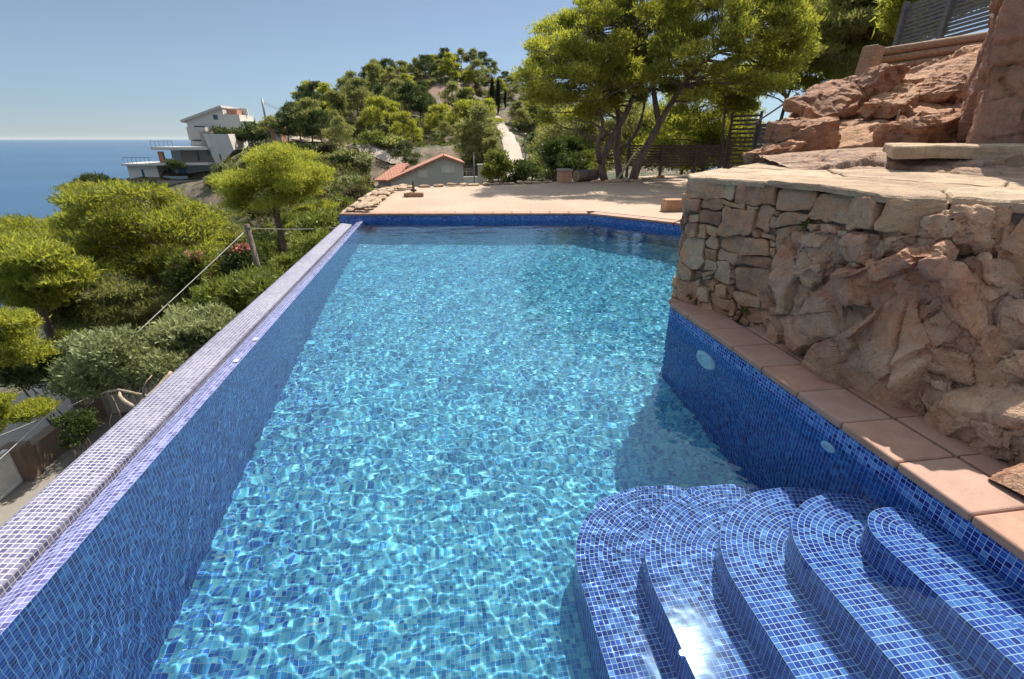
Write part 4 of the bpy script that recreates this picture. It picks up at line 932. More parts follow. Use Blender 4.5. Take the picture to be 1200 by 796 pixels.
custom_tree('pine_tree', o3, [([o3, at(750, 185, 17.8), at(765, 160, 17.7), at(775, 140, 17.6), at(792, 112, 17.3), at(825, 70, 17), at(870, 30, 16.8)], 0.17, 0.04), ([at(772, 146, 17.6), at(766, 110, 17.8), at(762, 70, 18), at(775, 20, 18)], 0.11, 0.04)],
    clumps_in([(760, 90), (770, 10), (800, -60), (920, -60), (945, 20), (952, 60), (930, 95), (880, 128), (830, 118), (790, 100)], 150, 14.6, 19.0, 0.37, 103, o3), 90000, 0.13, 0.018, L_PINE, 'right leaning pine of the terrace clump with a forked trunk and broad crown', 103, G1)
# ---- pines behind the fences
G2 = 'pines behind the slatted fences'
for (bx, by, bY, poly, n, Y0, Y1, s, nl, lab, sd_, lm) in [
    (826, 185, 23, [(745, 180), (770, 120), (820, 90), (880, 110), (890, 165), (860, 185), (800, 188)], 48, 22, 26, 0.75, 42000, 'low bushy pine seen through the gap behind the long fence', 111, [(822, 150), (815, 120)]),
    (846, 178, 21, [(830, 130), (835, 90), (880, 80), (905, 100), (885, 130), (850, 140)], 18, 20, 22, 0.5, 12000, 'thin-stemmed pine rising behind the end of the long fence', 112, [(848, 145), (850, 115)]),
    (915, 140, 22, [(880, 110), (905, 50), (930, 10), (960, -20), (1010, 5), (1030, 60), (990, 100), (930, 105)], 100, 19, 24, 0.5, 62000, 'tall pine behind the fence corner left of the orange outcrop', 113, [(925, 105), (945, 70)]),
    (990, 105, 20, [(950, 70), (960, 20), (1000, -30), (1080, -40), (1110, -10), (1085, 40), (1050, 62), (1000, 88)], 95, 17, 21, 0.45, 62000, 'grey green pine standing above the outcrop under the upper fence', 114, [(1000, 70), (1015, 40)]),
    (1060, 70, 16, [(1040, 30), (1050, -20), (1100, -60), (1180, -60), (1185, -15), (1120, 10), (1080, 40)], 70, 14, 17.5, 0.40, 46000, 'pine at the top right, crown behind the upper slatted fence', 115, [(1068, 40), (1085, 10)])]:
    o_ = tuple(at(bx, by, bY)); custom_tree('pine_tree', o_, [([(o_[0], o_[1], o_[2] - 0.8), o_] + [at(x, y, bY) for x, y in lm], 0.10, 0.03)], clumps_in(poly, n, Y0, Y1, s, sd_, o_), nl, 0.19, 0.026, L_PINE if sd_ != 114 else L_PINE2, lab, sd_, G2)

for (bx, by, bY, poly, n, Y0, Y1, s, nl, lab, sd_) in [
    (700, 205, 30, [(640, 200), (645, 150), (680, 120), (740, 115), (765, 150), (760, 195), (700, 205)], 60, 25, 33, 0.85, 46000, 'wide green pine filling the gap behind the pine clump', 131),
    (800, 195, 30, [(745, 195), (750, 165), (790, 140), (850, 140), (890, 160), (890, 190), (820, 198)], 50, 26, 31, 0.8, 36000, 'low green pine showing through the slats of the long fence', 132)]:
    o_ = tuple(at(bx, by, bY)); custom_tree('pine_tree', o_, [([(o_[0], o_[1], o_[2] - 1.5), o_, at(bx + 3, by - 40, bY)], 0.12, 0.04)], clumps_in(poly, n, Y0, Y1, s, sd_, o_), nl, 0.22, 0.032, L_PINE2 if sd_ == 131 else L_PINE, lab, sd_, G2)
# ---- left slope: big pine, edge pines, tall pine
G3 = 'pines on the slope below the pool'
def slope_tree(base, poly, n, Y0, Y1, s, nl, lab, sd_, lm, mat=L_PINE, size=0.14, width=0.02, rad=0.16, flat=0.46):
    o_ = Vector(base); o_.z = ground_z(o_.x, o_.y)
    return custom_tree('pine_tree', tuple(o_), [([tuple(o_ - Vector((0, 0, .4)))] + [at(*q) for q in lm_], rad * f, rad * f * 0.25) for lm_, f in lm], clumps_in(poly, n, Y0, Y1, s, sd_, o_, flat), nl, size, width, mat, lab, sd_, G3, under=0.2)
slope_tree(at(190, 350, 17), [(60, 262), (75, 235), (110, 222), (150, 216), (200, 228), (240, 248), (262, 275), (258, 305), (220, 330), (170, 322), (110, 318), (70, 300)], 105, 15.0, 21.5, 0.60, 100000,
    'broad yellow green pine filling the slope left of the pool', 121, [([(190, 330, 17), (160, 300, 17.5), (120, 275, 18)], 1.0), ([(190, 330, 17), (215, 300, 18), (205, 260, 18.5)], 0.9), ([(190, 330, 17), (225, 315, 16.5), (240, 290, 17)], 0.6)])
slope_tree(at(60, 400, 13), [(0, 290), (25, 280), (55, 295), (90, 325), (92, 345), (60, 365), (30, 350), (0, 345)], 44, 11.5, 14.5, 0.42, 44000,
    'pine with flat tufted layers at the left edge below the big one', 122, [([(50, 370, 13), (40, 330, 12.8), (20, 310, 12.5)], 0.8)], size=0.15, width=0.020)
slope_tree(at(-90, 450, 10.9), [(-30, 385), (0, 372), (30, 378), (48, 400), (40, 425), (0, 432), (-30, 430)], 26, 9.6, 11.6, 0.34, 24000,
    'small pine crown at the left edge, above the white gate', 123, [([(-30, 425, 10.4), (10, 400, 10.3)], 0.6)], size=0.11, width=0.014, rad=0.06)
slope_tree(at(-110, 540, 9.9), [(-30, 470), (0, 458), (30, 460), (48, 475), (40, 492), (0, 510), (-20, 510)], 12, 9.0, 10.0, 0.22, 10000,
    'bright low pine crown at the left edge beside the cables', 124, [([(-50, 505, 9.6), (5, 480, 9.5)], 0.5)], size=0.10, width=0.013, rad=0.05)
slope_tree(at(120, 395, 15), [(60, 345), (100, 330), (150, 335), (200, 345), (240, 335), (250, 365), (200, 380), (130, 385), (70, 380)], 70, 13.5, 17, 0.45, 46000,
    'shaded dark lower pine beneath the big yellow green one', 125, [([(125, 370, 15), (150, 355, 15.5)], 0.7)], mat=L_PINE2)
slope_tree(at(342, 318, 26), [(266, 222), (280, 200), (300, 186), (330, 174), (360, 180), (380, 202), (368, 226), (345, 244), (300, 250), (272, 240)], 58, 24, 28, 0.68, 60000,
    'tall slim-trunked pine with an open crown left of the cliff', 126, [([(334, 296, 26), (322, 250, 26), (318, 215, 26), (325, 185, 26)], 1.1), ([(322, 250, 26), (300, 225, 25.5)], 0.4), ([(319, 225, 26), (350, 200, 26.4)], 0.4)], mat=L_PINE, flat=0.66)
slope_tree(at(385, 285, 27), [(345, 262), (360, 240), (388, 236), (395, 262), (375, 278), (350, 282)], 16, 25, 28, 0.5, 11000, 'short pine at the cliff foot beside the end of the pool rim', 127, [([(372, 265, 27), (370, 250, 27)], 0.4)])
slope_tree(at(225, 262, 30), [(160, 262), (200, 240), (245, 232), (280, 250), (275, 285), (230, 290), (190, 285)], 44, 27, 33, 0.8, 40000, 'dark pine in the gully behind the big yellow green one', 128, [([(230, 270, 30), (225, 255, 30)], 0.6)], mat=L_PINE2)
slope_tree(at(20, 300, 22), [(-40, 300), (-20, 268), (20, 262), (55, 268), (60, 290), (20, 300)], 40, 20, 25, 0.7, 34000, 'pine at the left edge whose top meets the sea', 129, [([(20, 290, 22), (15, 275, 22)], 0.6)])
slope_tree(at(105, 225, 60), [(82, 222), (100, 208), (130, 212), (140, 225), (110, 232)], 10, 57, 63, 0.9, 4000, 'dark round pine in front of the villa at the sea edge', 130, [([(108, 222, 60), (110, 215, 60)], 0.8)], mat=L_DARK, size=0.4, width=0.08)

# ---- bushes along the foot of the overflow wall
G4 = 'shrubs below the overflow wall'
def bush(name, org, cl, n, size, width, mat, lab, cat, sd_, group=None, stems=6, up=.5, flowers=None):
    t = empty(name, org, 0, lab, cat, group); o_ = Vector(org); mb = MB(); r = random.Random(sd_)
    for c in r.sample(cl, min(stems, len(cl))): limb(mb, (r.uniform(-.1, .1), r.uniform(-.1, .1), -0.1), c[:3], 0.03, 0.008, r, 0.1, 4, 5)
    mb.build('stem', M_DEAD if mat is L_OLIVE else M_BARK, t)
    link('foliage', leafmesh('foliage', leafcloud(cl, n, size, width, sd_, up), mat), t)
    if flowers:
        fc = [c for c in r.sample(cl, min(len(cl), flowers))]; link('flower', leafmesh('flower', leafcloud([(c[0], c[1], c[2] + c[5] * .4, c[3] * .55, c[4] * .55, c[5] * .6) for c in fc], 1500, 0.07, 0.05, sd_ + 1), L_FLOWER), t)
    return t
for (b, poly, n, Y0, Y1, s, nl, size, w, mat, lab, sd_, fl) in [
    ((150, 500, 8.6), [(70, 425), (90, 402), (130, 395), (185, 400), (205, 420), (170, 448), (120, 462), (85, 450)], 30, 8.0, 9.4, 0.30, 22000, 0.085, 0.020, L_OLIVE, 'silvery olive bush leaning over the white tiled rim', 141, 0),
    ((225, 440, 9.5), [(180, 395), (220, 372), (260, 365), (262, 390), (225, 415), (190, 425)], 22, 9.0, 10.5, 0.32, 15000, 0.10, 0.022, L_OLIVE, 'pale olive shrub along the rim, uphill of the leaning one', 142, 0),
    ((275, 390, 11.5), [(225, 375), (255, 340), (310, 325), (325, 340), (300, 360), (262, 385)], 26, 10.5, 12.5, 0.38, 17000, 0.12, 0.025, L_BUSH, 'bright green shrub beside the middle of the overflow wall', 143, 0),
    ((225, 345, 14.5), [(205, 318), (225, 300), (250, 302), (258, 325), (240, 345), (212, 345)], 14, 13.5, 15.5, 0.38, 9000, 0.12, 0.03, L_BUSH, 'shrub with coral red flowers under the big pine', 144, 6),
    ((288, 330, 15), [(262, 310), (280, 292), (310, 298), (318, 322), (285, 330)], 13, 14, 16, 0.36, 8000, 0.12, 0.03, L_DARK, 'dark shrub with coral red flowers by the leaning pole', 145, 5),
    ((335, 330, 16), [(305, 330), (330, 312), (365, 284), (378, 285), (350, 310), (322, 335)], 14, 14.5, 17.5, 0.42, 12000, 0.13, 0.03, L_BUSH, 'leafy shrub between the leaning pole and the rim', 146, 0),
    ((375, 285, 17), [(350, 285), (365, 262), (398, 252), (400, 266), (380, 285)], 14, 16, 19, 0.45, 9000, 0.14, 0.03, L_BUSH, 'green shrub at the far end of the tiled rim', 147, 0),
    ((50, 450, 12.4), [(-5, 446), (20, 420), (80, 408), (100, 425), (60, 446)], 16, 11.6, 13.0, 0.30, 10000, 0.11, 0.025, L_DARK, 'dark evergreen bush spreading over the lower path near the left edge', 149, 0),
    ((85, 535, 9.4), [(62, 505), (72, 492), (100, 490), (108, 503), (90, 520), (70, 520)], 9, 9.2, 9.9, 0.17, 5000, 0.07, 0.02, L_DARK, 'small dark shrub growing on the low wall by the white gate', 148, 0)]:
    o_ = at(*b); o_.z = max(ground_z(o_.x, o_.y), o_.z - 3); bush('shrub', tuple(o_), clumps_in(poly, n, Y0, Y1, s, sd_, o_, 0.8), nl, size, w, mat, lab, 'shrub', sd_, G4, flowers=fl)

# ---- evergreen understory filling the slope under the pines
def put_under(h):
    k = rv0.choice([0, 0, 1, 3, 4]); s = rv0.uniform(0.5, 0.95); o_ = link('shrub', ushr[k], None, h - Vector((0, 0, .1))); o_.scale = (s * rv0.uniform(.9, 1.4), s * rv0.uniform(.9, 1.4), s * rv0.uniform(.9, 1.5)); o_.rotation_euler.z = rv0.uniform(0, 6.28)
    tag(o_, 'dense evergreen shrub in the shade under the pines left of the pool', 'shrub', 'understory shrubs on the slope left of the pool')
def near_shrub(seed, mat, n=9000):
    r = random.Random(seed); cl = [(r.uniform(-.9, .9), r.uniform(-.9, .9), r.uniform(0.2, 1.1), r.uniform(.35, .6), r.uniform(.35, .6), r.uniform(.3, .5)) for _ in range(14)]
    return leafmesh('foliage', leafcloud(cl, n, 0.14, 0.03, seed), mat)
ushr = [near_shrub(400, L_DARK), near_shrub(401, L_BUSH), None, near_shrub(403, L_PINE2), near_shrub(404, L_OLIVE)]
rv0 = random.Random(5); got = []
for _ in range(4000):
    px, py = rv0.uniform(-20, 400), rv0.uniform(235, 470)
    if not in_poly(px, py, [(-20, 300), (60, 262), (250, 262), (300, 240), (395, 245), (395, 265), (300, 352), (180, 440), (100, 415), (75, 395), (-20, 380)]): continue
    h, nn = hit_px(px, py)
    if h is None or h.y > 60 or (300 < px < 352 and py > 258) or (h.x > -3.4 and h.y < 11) or (h.x > -11 and h.y < 13.5 and h.x < -8.5) or any((h - o).length < 1.15 for o in got): continue
    got.append(h); put_under(h)
    if len(got) >= 72: break
# ---- shrubs between terrace and path
for (b, poly, n, Y0, Y1, s, nl, size, w, mat, lab, sd_) in [
    ((582, 222, 19), [(570, 205), (572, 190), (582, 180), (592, 190), (594, 205)], 8, 18.7, 19.3, 0.24, 3500, 0.13, 0.035, L_BUSH, 'small round-headed tree on a thin stem beyond the terrace', 151),
    ((613, 222, 19), [(598, 222), (600, 200), (612, 190), (628, 205), (632, 222)], 14, 18.6, 20, 0.28, 6000, 0.13, 0.035, L_DARK, 'dark leafy shrub at the terrace edge by the lamp post', 152),
    ((645, 212, 21), [(635, 212), (640, 175), (665, 165), (685, 175), (680, 205), (655, 214)], 18, 20, 23, 0.35, 8000, 0.15, 0.04, L_DARK, 'dark oleander behind the orange box', 153),
    ((685, 205, 22), [(672, 200), (685, 182), (705, 185), (712, 200), (690, 206)], 9, 21, 23, 0.3, 4000, 0.13, 0.035, L_BUSH, 'bright green shrub behind the left pine trunk', 154)]:
    o_ = at(*b); bush('shrub', tuple(o_), clumps_in(poly, n, Y0, Y1, s, sd_, o_, 0.9), nl, size, w, mat, lab, 'shrub', sd_, stems=5)

# ---- the hillside: individual trees and shrubs, on the ground where they are seen
far_pine = [pine_mesh(200 + k, 5.0, 4.6 if k != 2 else 3.6, [0.6, 0.8, 0.95, 0.6, 0.7, 0.75][k], 4200, 0.32, 0.065, [L_PINE, L_PINE2, L_PINE2, L_PINE2, L_DARK, L_PINE][k], 0.22, [20, 26, 16, 30, 22, 24][k], 0.1, base_r=0.12) for k in range(6)]
def far_shrub(seed, mat, n=1500):
    r = random.Random(seed); cl = [(r.uniform(-.8, .8), r.uniform(-.8, .8), r.uniform(0.25, 0.8), r.uniform(.4, .7), r.uniform(.4, .7), r.uniform(.3, .55)) for _ in range(9)]
    return leafmesh('foliage', leafcloud(cl, n, 0.26, 0.075, seed), mat)
shr = [far_shrub(300, L_DARK), far_shrub(301, L_BUSH), far_shrub(302, L_DRY), far_shrub(303, L_BUSH), far_shrub(304, L_PINE2), far_shrub(305, L_OLIVE)]
rv = random.Random(77)
HILL = [(330, 160), (345, 140), (385, 112), (425, 92), (470, 80), (520, 66), (580, 80), (615, 98), (650, 115), (720, 150), (715, 200), (640, 205), (620, 212), (560, 205), (530, 190), (480, 195), (440, 190), (390, 172)]
CLIFF = [(400, 245), (360, 262), (320, 250), (290, 225), (240, 215), (265, 190), (320, 168), (400, 178), (435, 190), (436, 225)]
SCAR = [(500, 102), (540, 98), (546, 132), (525, 142), (508, 134)]
def free(px, py, h):
    mg = 1100 / h if h else 10
    if 560 < px < 640 and abs(px - np.interp(py, [136, 150, 160, 176, 190, 205, 217], [581, 589, 595, 600, 604, 609, 613])) < mg + 6 and py > 126: return False
    if in_poly(px, py, SCAR): return False
    if 430 < px < 560 and 172 < py < 225: return False
    if 310 < px < 482 and abs(py - np.interp(px, [318, 350, 390, 430, 452, 470, 482], [163, 164, 169, 178, 184, 189, 196])) < 4: return False
    return True
def scatter(poly, n, fn, sep, ys=(35, 200)):
    got = []; t = 0; xs = [p[0] for p in poly]; yy = [p[1] for p in poly]
    while len(got) < n and t < n * 60:
        t += 1; px, py = rv.uniform(min(xs), max(xs)), rv.uniform(min(yy), max(yy))
        if not in_poly(px, py, poly) or not free(px, py, 0): continue
        h, nrm = hit_px(px, py)
        if h is None or not ys[0] < h.y < ys[1] or not free(px, py, h.y): continue
        if any((h - o).length < sep for o in got): continue
        got.append(h); fn(h, px, py, len(got) - 1)
protos = {}
def put_pine(h, px, py, i, kinds=(0, 1, 2, 3, 4, 5), lo=0.45, hi=1.25):
    k = rv.choice(kinds); s = rv.uniform(lo, hi) * (1.0 if h.y > 60 else 0.8)
    if k not in protos: t = protos[k] = tree('pine_tree', far_pine[k], h - Vector((0, 0, .1)), 'small rounded pine among the scrub of the far hillside', 'tree', 'pines on the far hillside')
    else: t = copy_tree(protos[k]); t.location = h - Vector((0, 0, .1))
    t.rotation_euler.z = rv.uniform(0, 6.28); t.scale = (s, s, s * rv.uniform(0.85, 1.1))
scatter(HILL, 85, put_pine, 2.8)
scatter([(540, 205), (548, 150), (590, 120), (620, 120), (700, 150), (710, 195), (640, 200), (622, 210)], 34, put_pine, 2.0)
# the row of pines above the road, left of the hill
for q in [(338, 166, 80), (352, 168, 80), (366, 168, 79), (378, 168, 78), (398, 176, 72), (345, 158, 92), (362, 155, 96), (322, 170, 84), (402, 112, 138), (412, 112, 140), (432, 100, 146), (447, 92, 150), (441, 96, 149), (475, 84, 153), (490, 82, 152), (503, 88, 145), (512, 80, 156), (522, 76, 158), (540, 82, 158), (555, 84, 158), (566, 88, 160), (578, 92, 160), (592, 98, 160), (603, 104, 160), (475, 100, 140), (488, 100, 138), (500, 100, 136), (515, 98, 138), (530, 96, 140), (475, 190, 60)]:
    p = at(*q); p.z = ground_z(p.x, p.y); put_pine(p, 0, 0, 0, (1, 3, 4), 0.75, 1.1)
def put_shrub(h, px, py, i):
    k = rv.randrange(6); s = rv.uniform(0.6, 1.35) * (0.75 if h.y < 60 else 1.0)
    o_ = link('shrub', shr[k], None, h - Vector((0, 0, .15))); o_.scale = (s * rv.uniform(.8, 1.3), s * rv.uniform(.8, 1.3), s); o_.rotation_euler.z = rv.uniform(0, 6.28)
    tag(o_, 'low rounded shrub in the mixed scrub covering the far hillside', 'shrub', 'shrubs on the far hillside')
scatter(HILL, 135, put_shrub, 1.5)
scatter(CLIFF, 55, put_shrub, 0.9, (25, 115))
# ground cover between them: dry and green tussocks nobody could count
def cover():
    Vs = []; r = np.random.default_rng(4)
    for poly, n in ((HILL, 2300), (CLIFF, 900), ([(200, 330), (240, 280), (330, 250), (400, 250), (330, 330), (240, 400)], 250), ([(0, 300), (240, 260), (250, 400), (60, 400)], 160)):
        xs = [p[0] for p in poly]; yy = [p[1] for p in poly]
        for _ in range(n):
            px, py = rv.uniform(min(xs), max(xs)), rv.uniform(min(yy), max(yy))
            if not in_poly(px, py, poly) or not free(px, py, 0): continue
            h, nn = hit_px(px, py)
            if h is None or h.y > 220: continue
            s = rv.uniform(0.3, 1.0) * min(1, h.y / 60 + 0.25)
            Vs.append(leafcloud([(h.x, h.y, h.z, s, s, s * 0.7)], 90, 0.3 * s + .05, 0.09 * s + .01, rv.randrange(1 << 30)))
    return np.concatenate(Vs)
tag(link('dry_scrub', leafmesh('dry_scrub', cover(), L_DRY)), kind='stuff'); tag(link('green_scrub', leafmesh('green_scrub', cover(), L_BUSH)), kind='stuff')
# cypresses at the top of the path
mb = MB(); mb.tube([(0, 0, -.3), (0, 0, 1.0)], 0.1, 6); cyt = mb.mesh('trunk', M_BARK)
cyc = leafmesh('crown', leafcloud([(0, 0, z, 0.62 * math.sin(math.pi * min(1, .25 + .75 * (1 - (z - .6) / 6.2) ** .9)) ** .7 * (1 - .6 * ((z - .6) / 6.2) ** 3), 0.55 * (1 - .7 * ((z - .6) / 6.2) ** 3), 0.6) for z in np.linspace(0.6, 6.6, 14)], 2600, 0.3, 0.07, 5, up=1.2, rand=.3, under=1), L_CYP)
cp = None
for q, s in (((577, 136, 124), 1.0), ((584, 136, 122), 1.05), ((592, 128, 132), 0.62)):
    p = at(*q); p.z = ground_z(p.x, p.y) - 0.2
    if cp is None: cp = t = tree('cypress_tree', (cyt, cyc), p, 'narrow dark cypress at the upper end of the hill path', 'tree', 'cypresses by the hill path')
    else: t = copy_tree(cp); t.location = p
    t.scale = (s, s, s * 1.0)
    t['label'] = {0.62: 'short dark cypress, rightmost of the three above the hill path', 1.05: 'tallest dark cypress, middle of the three above the hill path', 1.0: 'dark cypress, leftmost of the three above the hill path'}[s]
# little plants rooted in the rock and wall joints
G5 = 'small plants in the joints of wall and rock'
def weed(loc, s, sd_, lab, mat=L_BUSH):
    r = random.Random(sd_); cl = [(r.uniform(-.5, .5) * s, r.uniform(-.5, .5) * s, r.uniform(0, .8) * s, .35 * s, .35 * s, .3 * s) for _ in range(6)]
    bush('small_plant', loc, cl, 420, 0.035, 0.010, mat, lab, 'plant', sd_, G5, stems=3)
weed((2.36, 4.03, 0.17), 0.085, 1, 'tuft of green at the foot of the wall corner'); weed((2.60, 3.52, 0.17), 0.10, 2, 'spreading green plant at the wall foot left of the bedrock')
weed((2.53, 3.68, 0.30), 0.06, 3, 'tiny plant in a wall joint above the coping'); weed((2.60, 2.62, 0.20), 0.12, 4, 'bushy green plant at the foot of the bedrock on the coping edge', L_DARK); weed((2.74, 3.24, 0.90), 0.13, 5, 'hanging green plant where the wall meets the top of the bedrock')
# ------------------------------------------------------------------ buildings
def plaster(name, c, var=0.12):
    g = NG(name); a = g.noise(0.9, 5, 0.6, vec=g.coord('Object')); b = g.noise(20, 3, 0.6, vec=g.coord('Object'))
    st = g.noise(2.0, 5, 0.7, vec=g.mapping(g.coord('Object'), scale=(1, 1, 0.12)))
    cc = g.mix(g.math('MULTIPLY', g.ramp(st, [(0.45, (0, 0, 0)), (0.75, (1, 1, 1))]), var * 2.2), c, tuple(x * 0.6 for x in c))
    cc = g.mix(g.math('MULTIPLY', a, var), cc, tuple(x * 0.7 for x in c)); return g.fin(cc, 0.85, g.bump(b, 0.15, 0.01))
P_WHITE = plaster('white render', (0.56, 0.53, 0.48)); P_GREY = plaster('grey render', (0.40, 0.385, 0.36)); P_TAUPE = plaster('taupe stone cladding', (0.27, 0.235, 0.20)); P_BEIGE = plaster('beige render', (0.50, 0.44, 0.35)); P_OCHRE = plaster('terracotta render', (0.42, 0.2, 0.12)); P_HOUSE = plaster('pale grey render', (0.43, 0.40, 0.36))
g = NG('dark window glass'); M_GLASS = g.fin((0.035, 0.05, 0.06), 0.08); M_GLASS.node_tree.nodes['Principled BSDF'].inputs['Metallic'].default_value = 0.0
g = NG('clear balustrade'); M_PALEGLASS = g.fin((0.30, 0.37, 0.38), 0.1)
g = NG('clay roof tiles'); p = g.coord('Object'); w_ = g.n('TexWave', wave_type='BANDS', bands_direction='X'); g.set(w_, 'Vector', p); g.set(w_, 'Scale', 2.2); w2 = g.noise(3.5, 4, 0.6, vec=p)
M_ROOF = g.fin(g.ramp(w2, [(0.3, (0.34, 0.125, 0.075)), (0.7, (0.52, 0.24, 0.15))]), 0.85, g.bump(w_.outputs[0], 0.8, 0.08))
g = NG('grey metal'); M_METAL = g.fin((0.22, 0.22, 0.22), 0.45); M_METAL.node_tree.nodes['Principled BSDF'].inputs['Metallic'].default_value = 0.7
g = NG('galvanised cable'); M_CABLE = g.fin((0.45, 0.43, 0.40), 0.5)
g = NG('white painted metal'); M_PAINT = g.fin(g.ramp(g.noise(4, 5, 0.7, vec=g.coord('Object')), [(0.3, (0.55, 0.54, 0.52)), (0.6, (0.72, 0.72, 0.70))]), 0.5)
g = NG('weathered timber'); p = g.coord('Object'); b = g.noise(5, 5, 0.7, vec=g.mapping(p, scale=(1, 1, 8))); M_WOOD = g.fin(g.ramp(b, [(0.3, (0.055, 0.04, 0.032)), (0.7, (0.14, 0.105, 0.085))]), 0.85, g.bump(b, 0.5, 0.01))
g = NG('grey timber'); p = g.coord('Object'); b = g.noise(5, 5, 0.7, vec=g.mapping(p, scale=(1, 1, 8))); M_GWOOD = g.fin(g.ramp(b, [(0.3, (0.07, 0.07, 0.075)), (0.7, (0.17, 0.165, 0.165))]), 0.8, g.bump(b, 0.5, 0.01))
g = NG('brown log timber'); p = g.coord('Object'); b = g.noise(6, 5, 0.7, vec=g.mapping(p, scale=(1, 6, 6))); M_LOG = g.fin(g.ramp(b, [(0.3, (0.16, 0.085, 0.05)), (0.7, (0.36, 0.23, 0.14))]), 0.85, g.bump(b, 0.6, 0.02))
g = NG('terracotta render block'); M_TERRA = g.fin(g.ramp(g.noise(8, 4, 0.6, vec=g.coord('Object')), [(0.3, (0.36, 0.19, 0.12)), (0.7, (0.47, 0.28, 0.19))]), 0.9)

class House:
    """helper: boxes given by two corners in a local frame (x right, y away, z up), each part one mesh"""
    def __init__(s, name, loc, rz, lab, cat): s.t = empty(name, loc, rz, lab, cat)
    def part(s, name, boxes, mat, parent=None, bevel=0.0, label=None):
        mb = MB()
        for (x0, y0, z0, x1, y1, z1) in boxes: mb.box(((x0 + x1) / 2, (y0 + y1) / 2, (z0 + z1) / 2), (x1 - x0, y1 - y0, z1 - z0))
        o = mb.build(name, mat, parent or s.t, bevel)
        if label: o['label'] = label
        return o
    def window(s, x0, z0, x1, z1, y, d=0.12, mat=None, fr=0.07, fmat=None):
        f = s.part('window', [(x0 - fr, y - 0.05, z0 - fr, x1 + fr, y + d, z0), (x0 - fr, y - 0.05, z1, x1 + fr, y + d, z1 + fr), (x0 - fr, y - 0.05, z0, x0, y + d, z1), (x1, y - 0.05, z0, x1 + fr, y + d, z1)], fmat or M_METAL)
        s.part('pane', [(x0, y - 0.012, z0, x1, y + d - 0.02, z1)], mat or M_GLASS, f); return f
# modern villa on the spur: terraced blocks. local unit = metre, front (towards camera) at y=0
vb = at(150, 214, 100); YR = -math.atan2(-40, 98) * 0.55
vx = lambda px: (at(px, 190, 100).x - vb.x)          # photo column -> local x (house squarely facing the pool)
vz = lambda px, py: at(px, py, 100).z - vb.z
v = House('villa', (vb.x, vb.y, vb.z), 0, 'white and grey modern villa stepping down the spur above the sea', 'house')
g0 = 0.0
w_lo = v.part('wall', [(vx(147), 0, -4, vx(182), 6, vz(150, 194))], P_WHITE)
v.part('slab', [(vx(145), -1.0, vz(150, 194), vx(246), 7, vz(150, 194) + 0.35)], P_WHITE)
v.part('wall', [(vx(183), 2.5, -4, vx(248), 8, vz(200, 194))], P_GREY)
v.part('terrace_wall', [(vx(183), -1.5, -3, vx(248), -1.2, 0.35)], P_TAUPE)
v.part('balustrade', [(vx(186), 0.2, 0.0, vx(215), 0.26, 1.0)], M_PALEGLASS)
for a, b in ((186, 194), (198, 208)): v.window(vx(a), 0.25, vx(b), 2.4, 2.5)
v.window(vx(163), 0.4, vx(165), 2.2, 0)
z1 = vz(150, 194) + 0.35; zt = vz(200, 176)
v.part('wall', [(vx(204), 3.0, z1, vx(247), 9, zt)], P_TAUPE)
v.part('glazing', [(vx(189), 4.2, z1, vx(204), 8, zt)], M_PALEGLASS)
v.part('red_panel', [(vx(182), 1.5, z1 - 0.2, vx(188), 2.0, z1 + 1.9)], P_OCHRE)
v.part('slab', [(vx(180), 0.3, zt, vx(244), 9, zt + 0.5)], P_WHITE)
v.window(vx(224), z1 + 0.3, vx(226), z1 + 2.0, 3.0); v.window(vx(237), z1 + 1.1, vx(240), z1 + 1.9, 3.0)
for a, b, zz, yy in ((148, 181, z1, -0.8), (180, 206, zt + 0.5, 0.6)):
    v.part('railing', [(vx(a), yy, zz + 0.95, vx(b), yy + 0.06, zz + 1.02)] + [(vx(q) - 0.025, yy, zz, vx(q) + 0.025, yy + 0.05, zz + 0.97) for q in range(a, b + 1, 5)], M_METAL)
zu = zt + 0.5
v.part('wall', [(vx(227), 5.0, zu, vx(242), 11, zu + 2.6)], P_TAUPE)
v.part('wall', [(vx(209), 6.5, zu, vx(227), 7.2, zu + 0.9), (vx(205), 7.5, zu + 1.2, vx(228), 11.0, zu + 3.4)], P_GREY)
mb = MB()
pr = [(vx(241), vz(240, 157)), (vx(270), vz(270, 157)), (vx(273), vz(272, 176)), (vx(258), vz(262, 190)), (vx(249), vz(250, 199))]
q = [(x, 1.6, z) for x, z in pr] + [(x, 10.0, z) for x, z in pr]; n_ = len(pr)
mb.faces(q, [tuple(range(n_)), tuple(range(n_, 2 * n_))[::-1]] + [(i, n_ + i, n_ + (i + 1) % n_, (i + 1) % n_) for i in range(n_)]); o_ = mb.build('wing_wall', P_WHITE, v.t); o_['label'] = 'big white angled end wall'
v.window(vx(255), vz(255, 188), vx(256), vz(255, 181), 1.6)
v.part('sea_terrace', [(vx(112), -1, -4, vx(147), 5, -0.1)], P_TAUPE)
v.part('balustrade', [(vx(113), -0.9, -0.1, vx(146), -0.85, 0.8)], M_PALEGLASS)
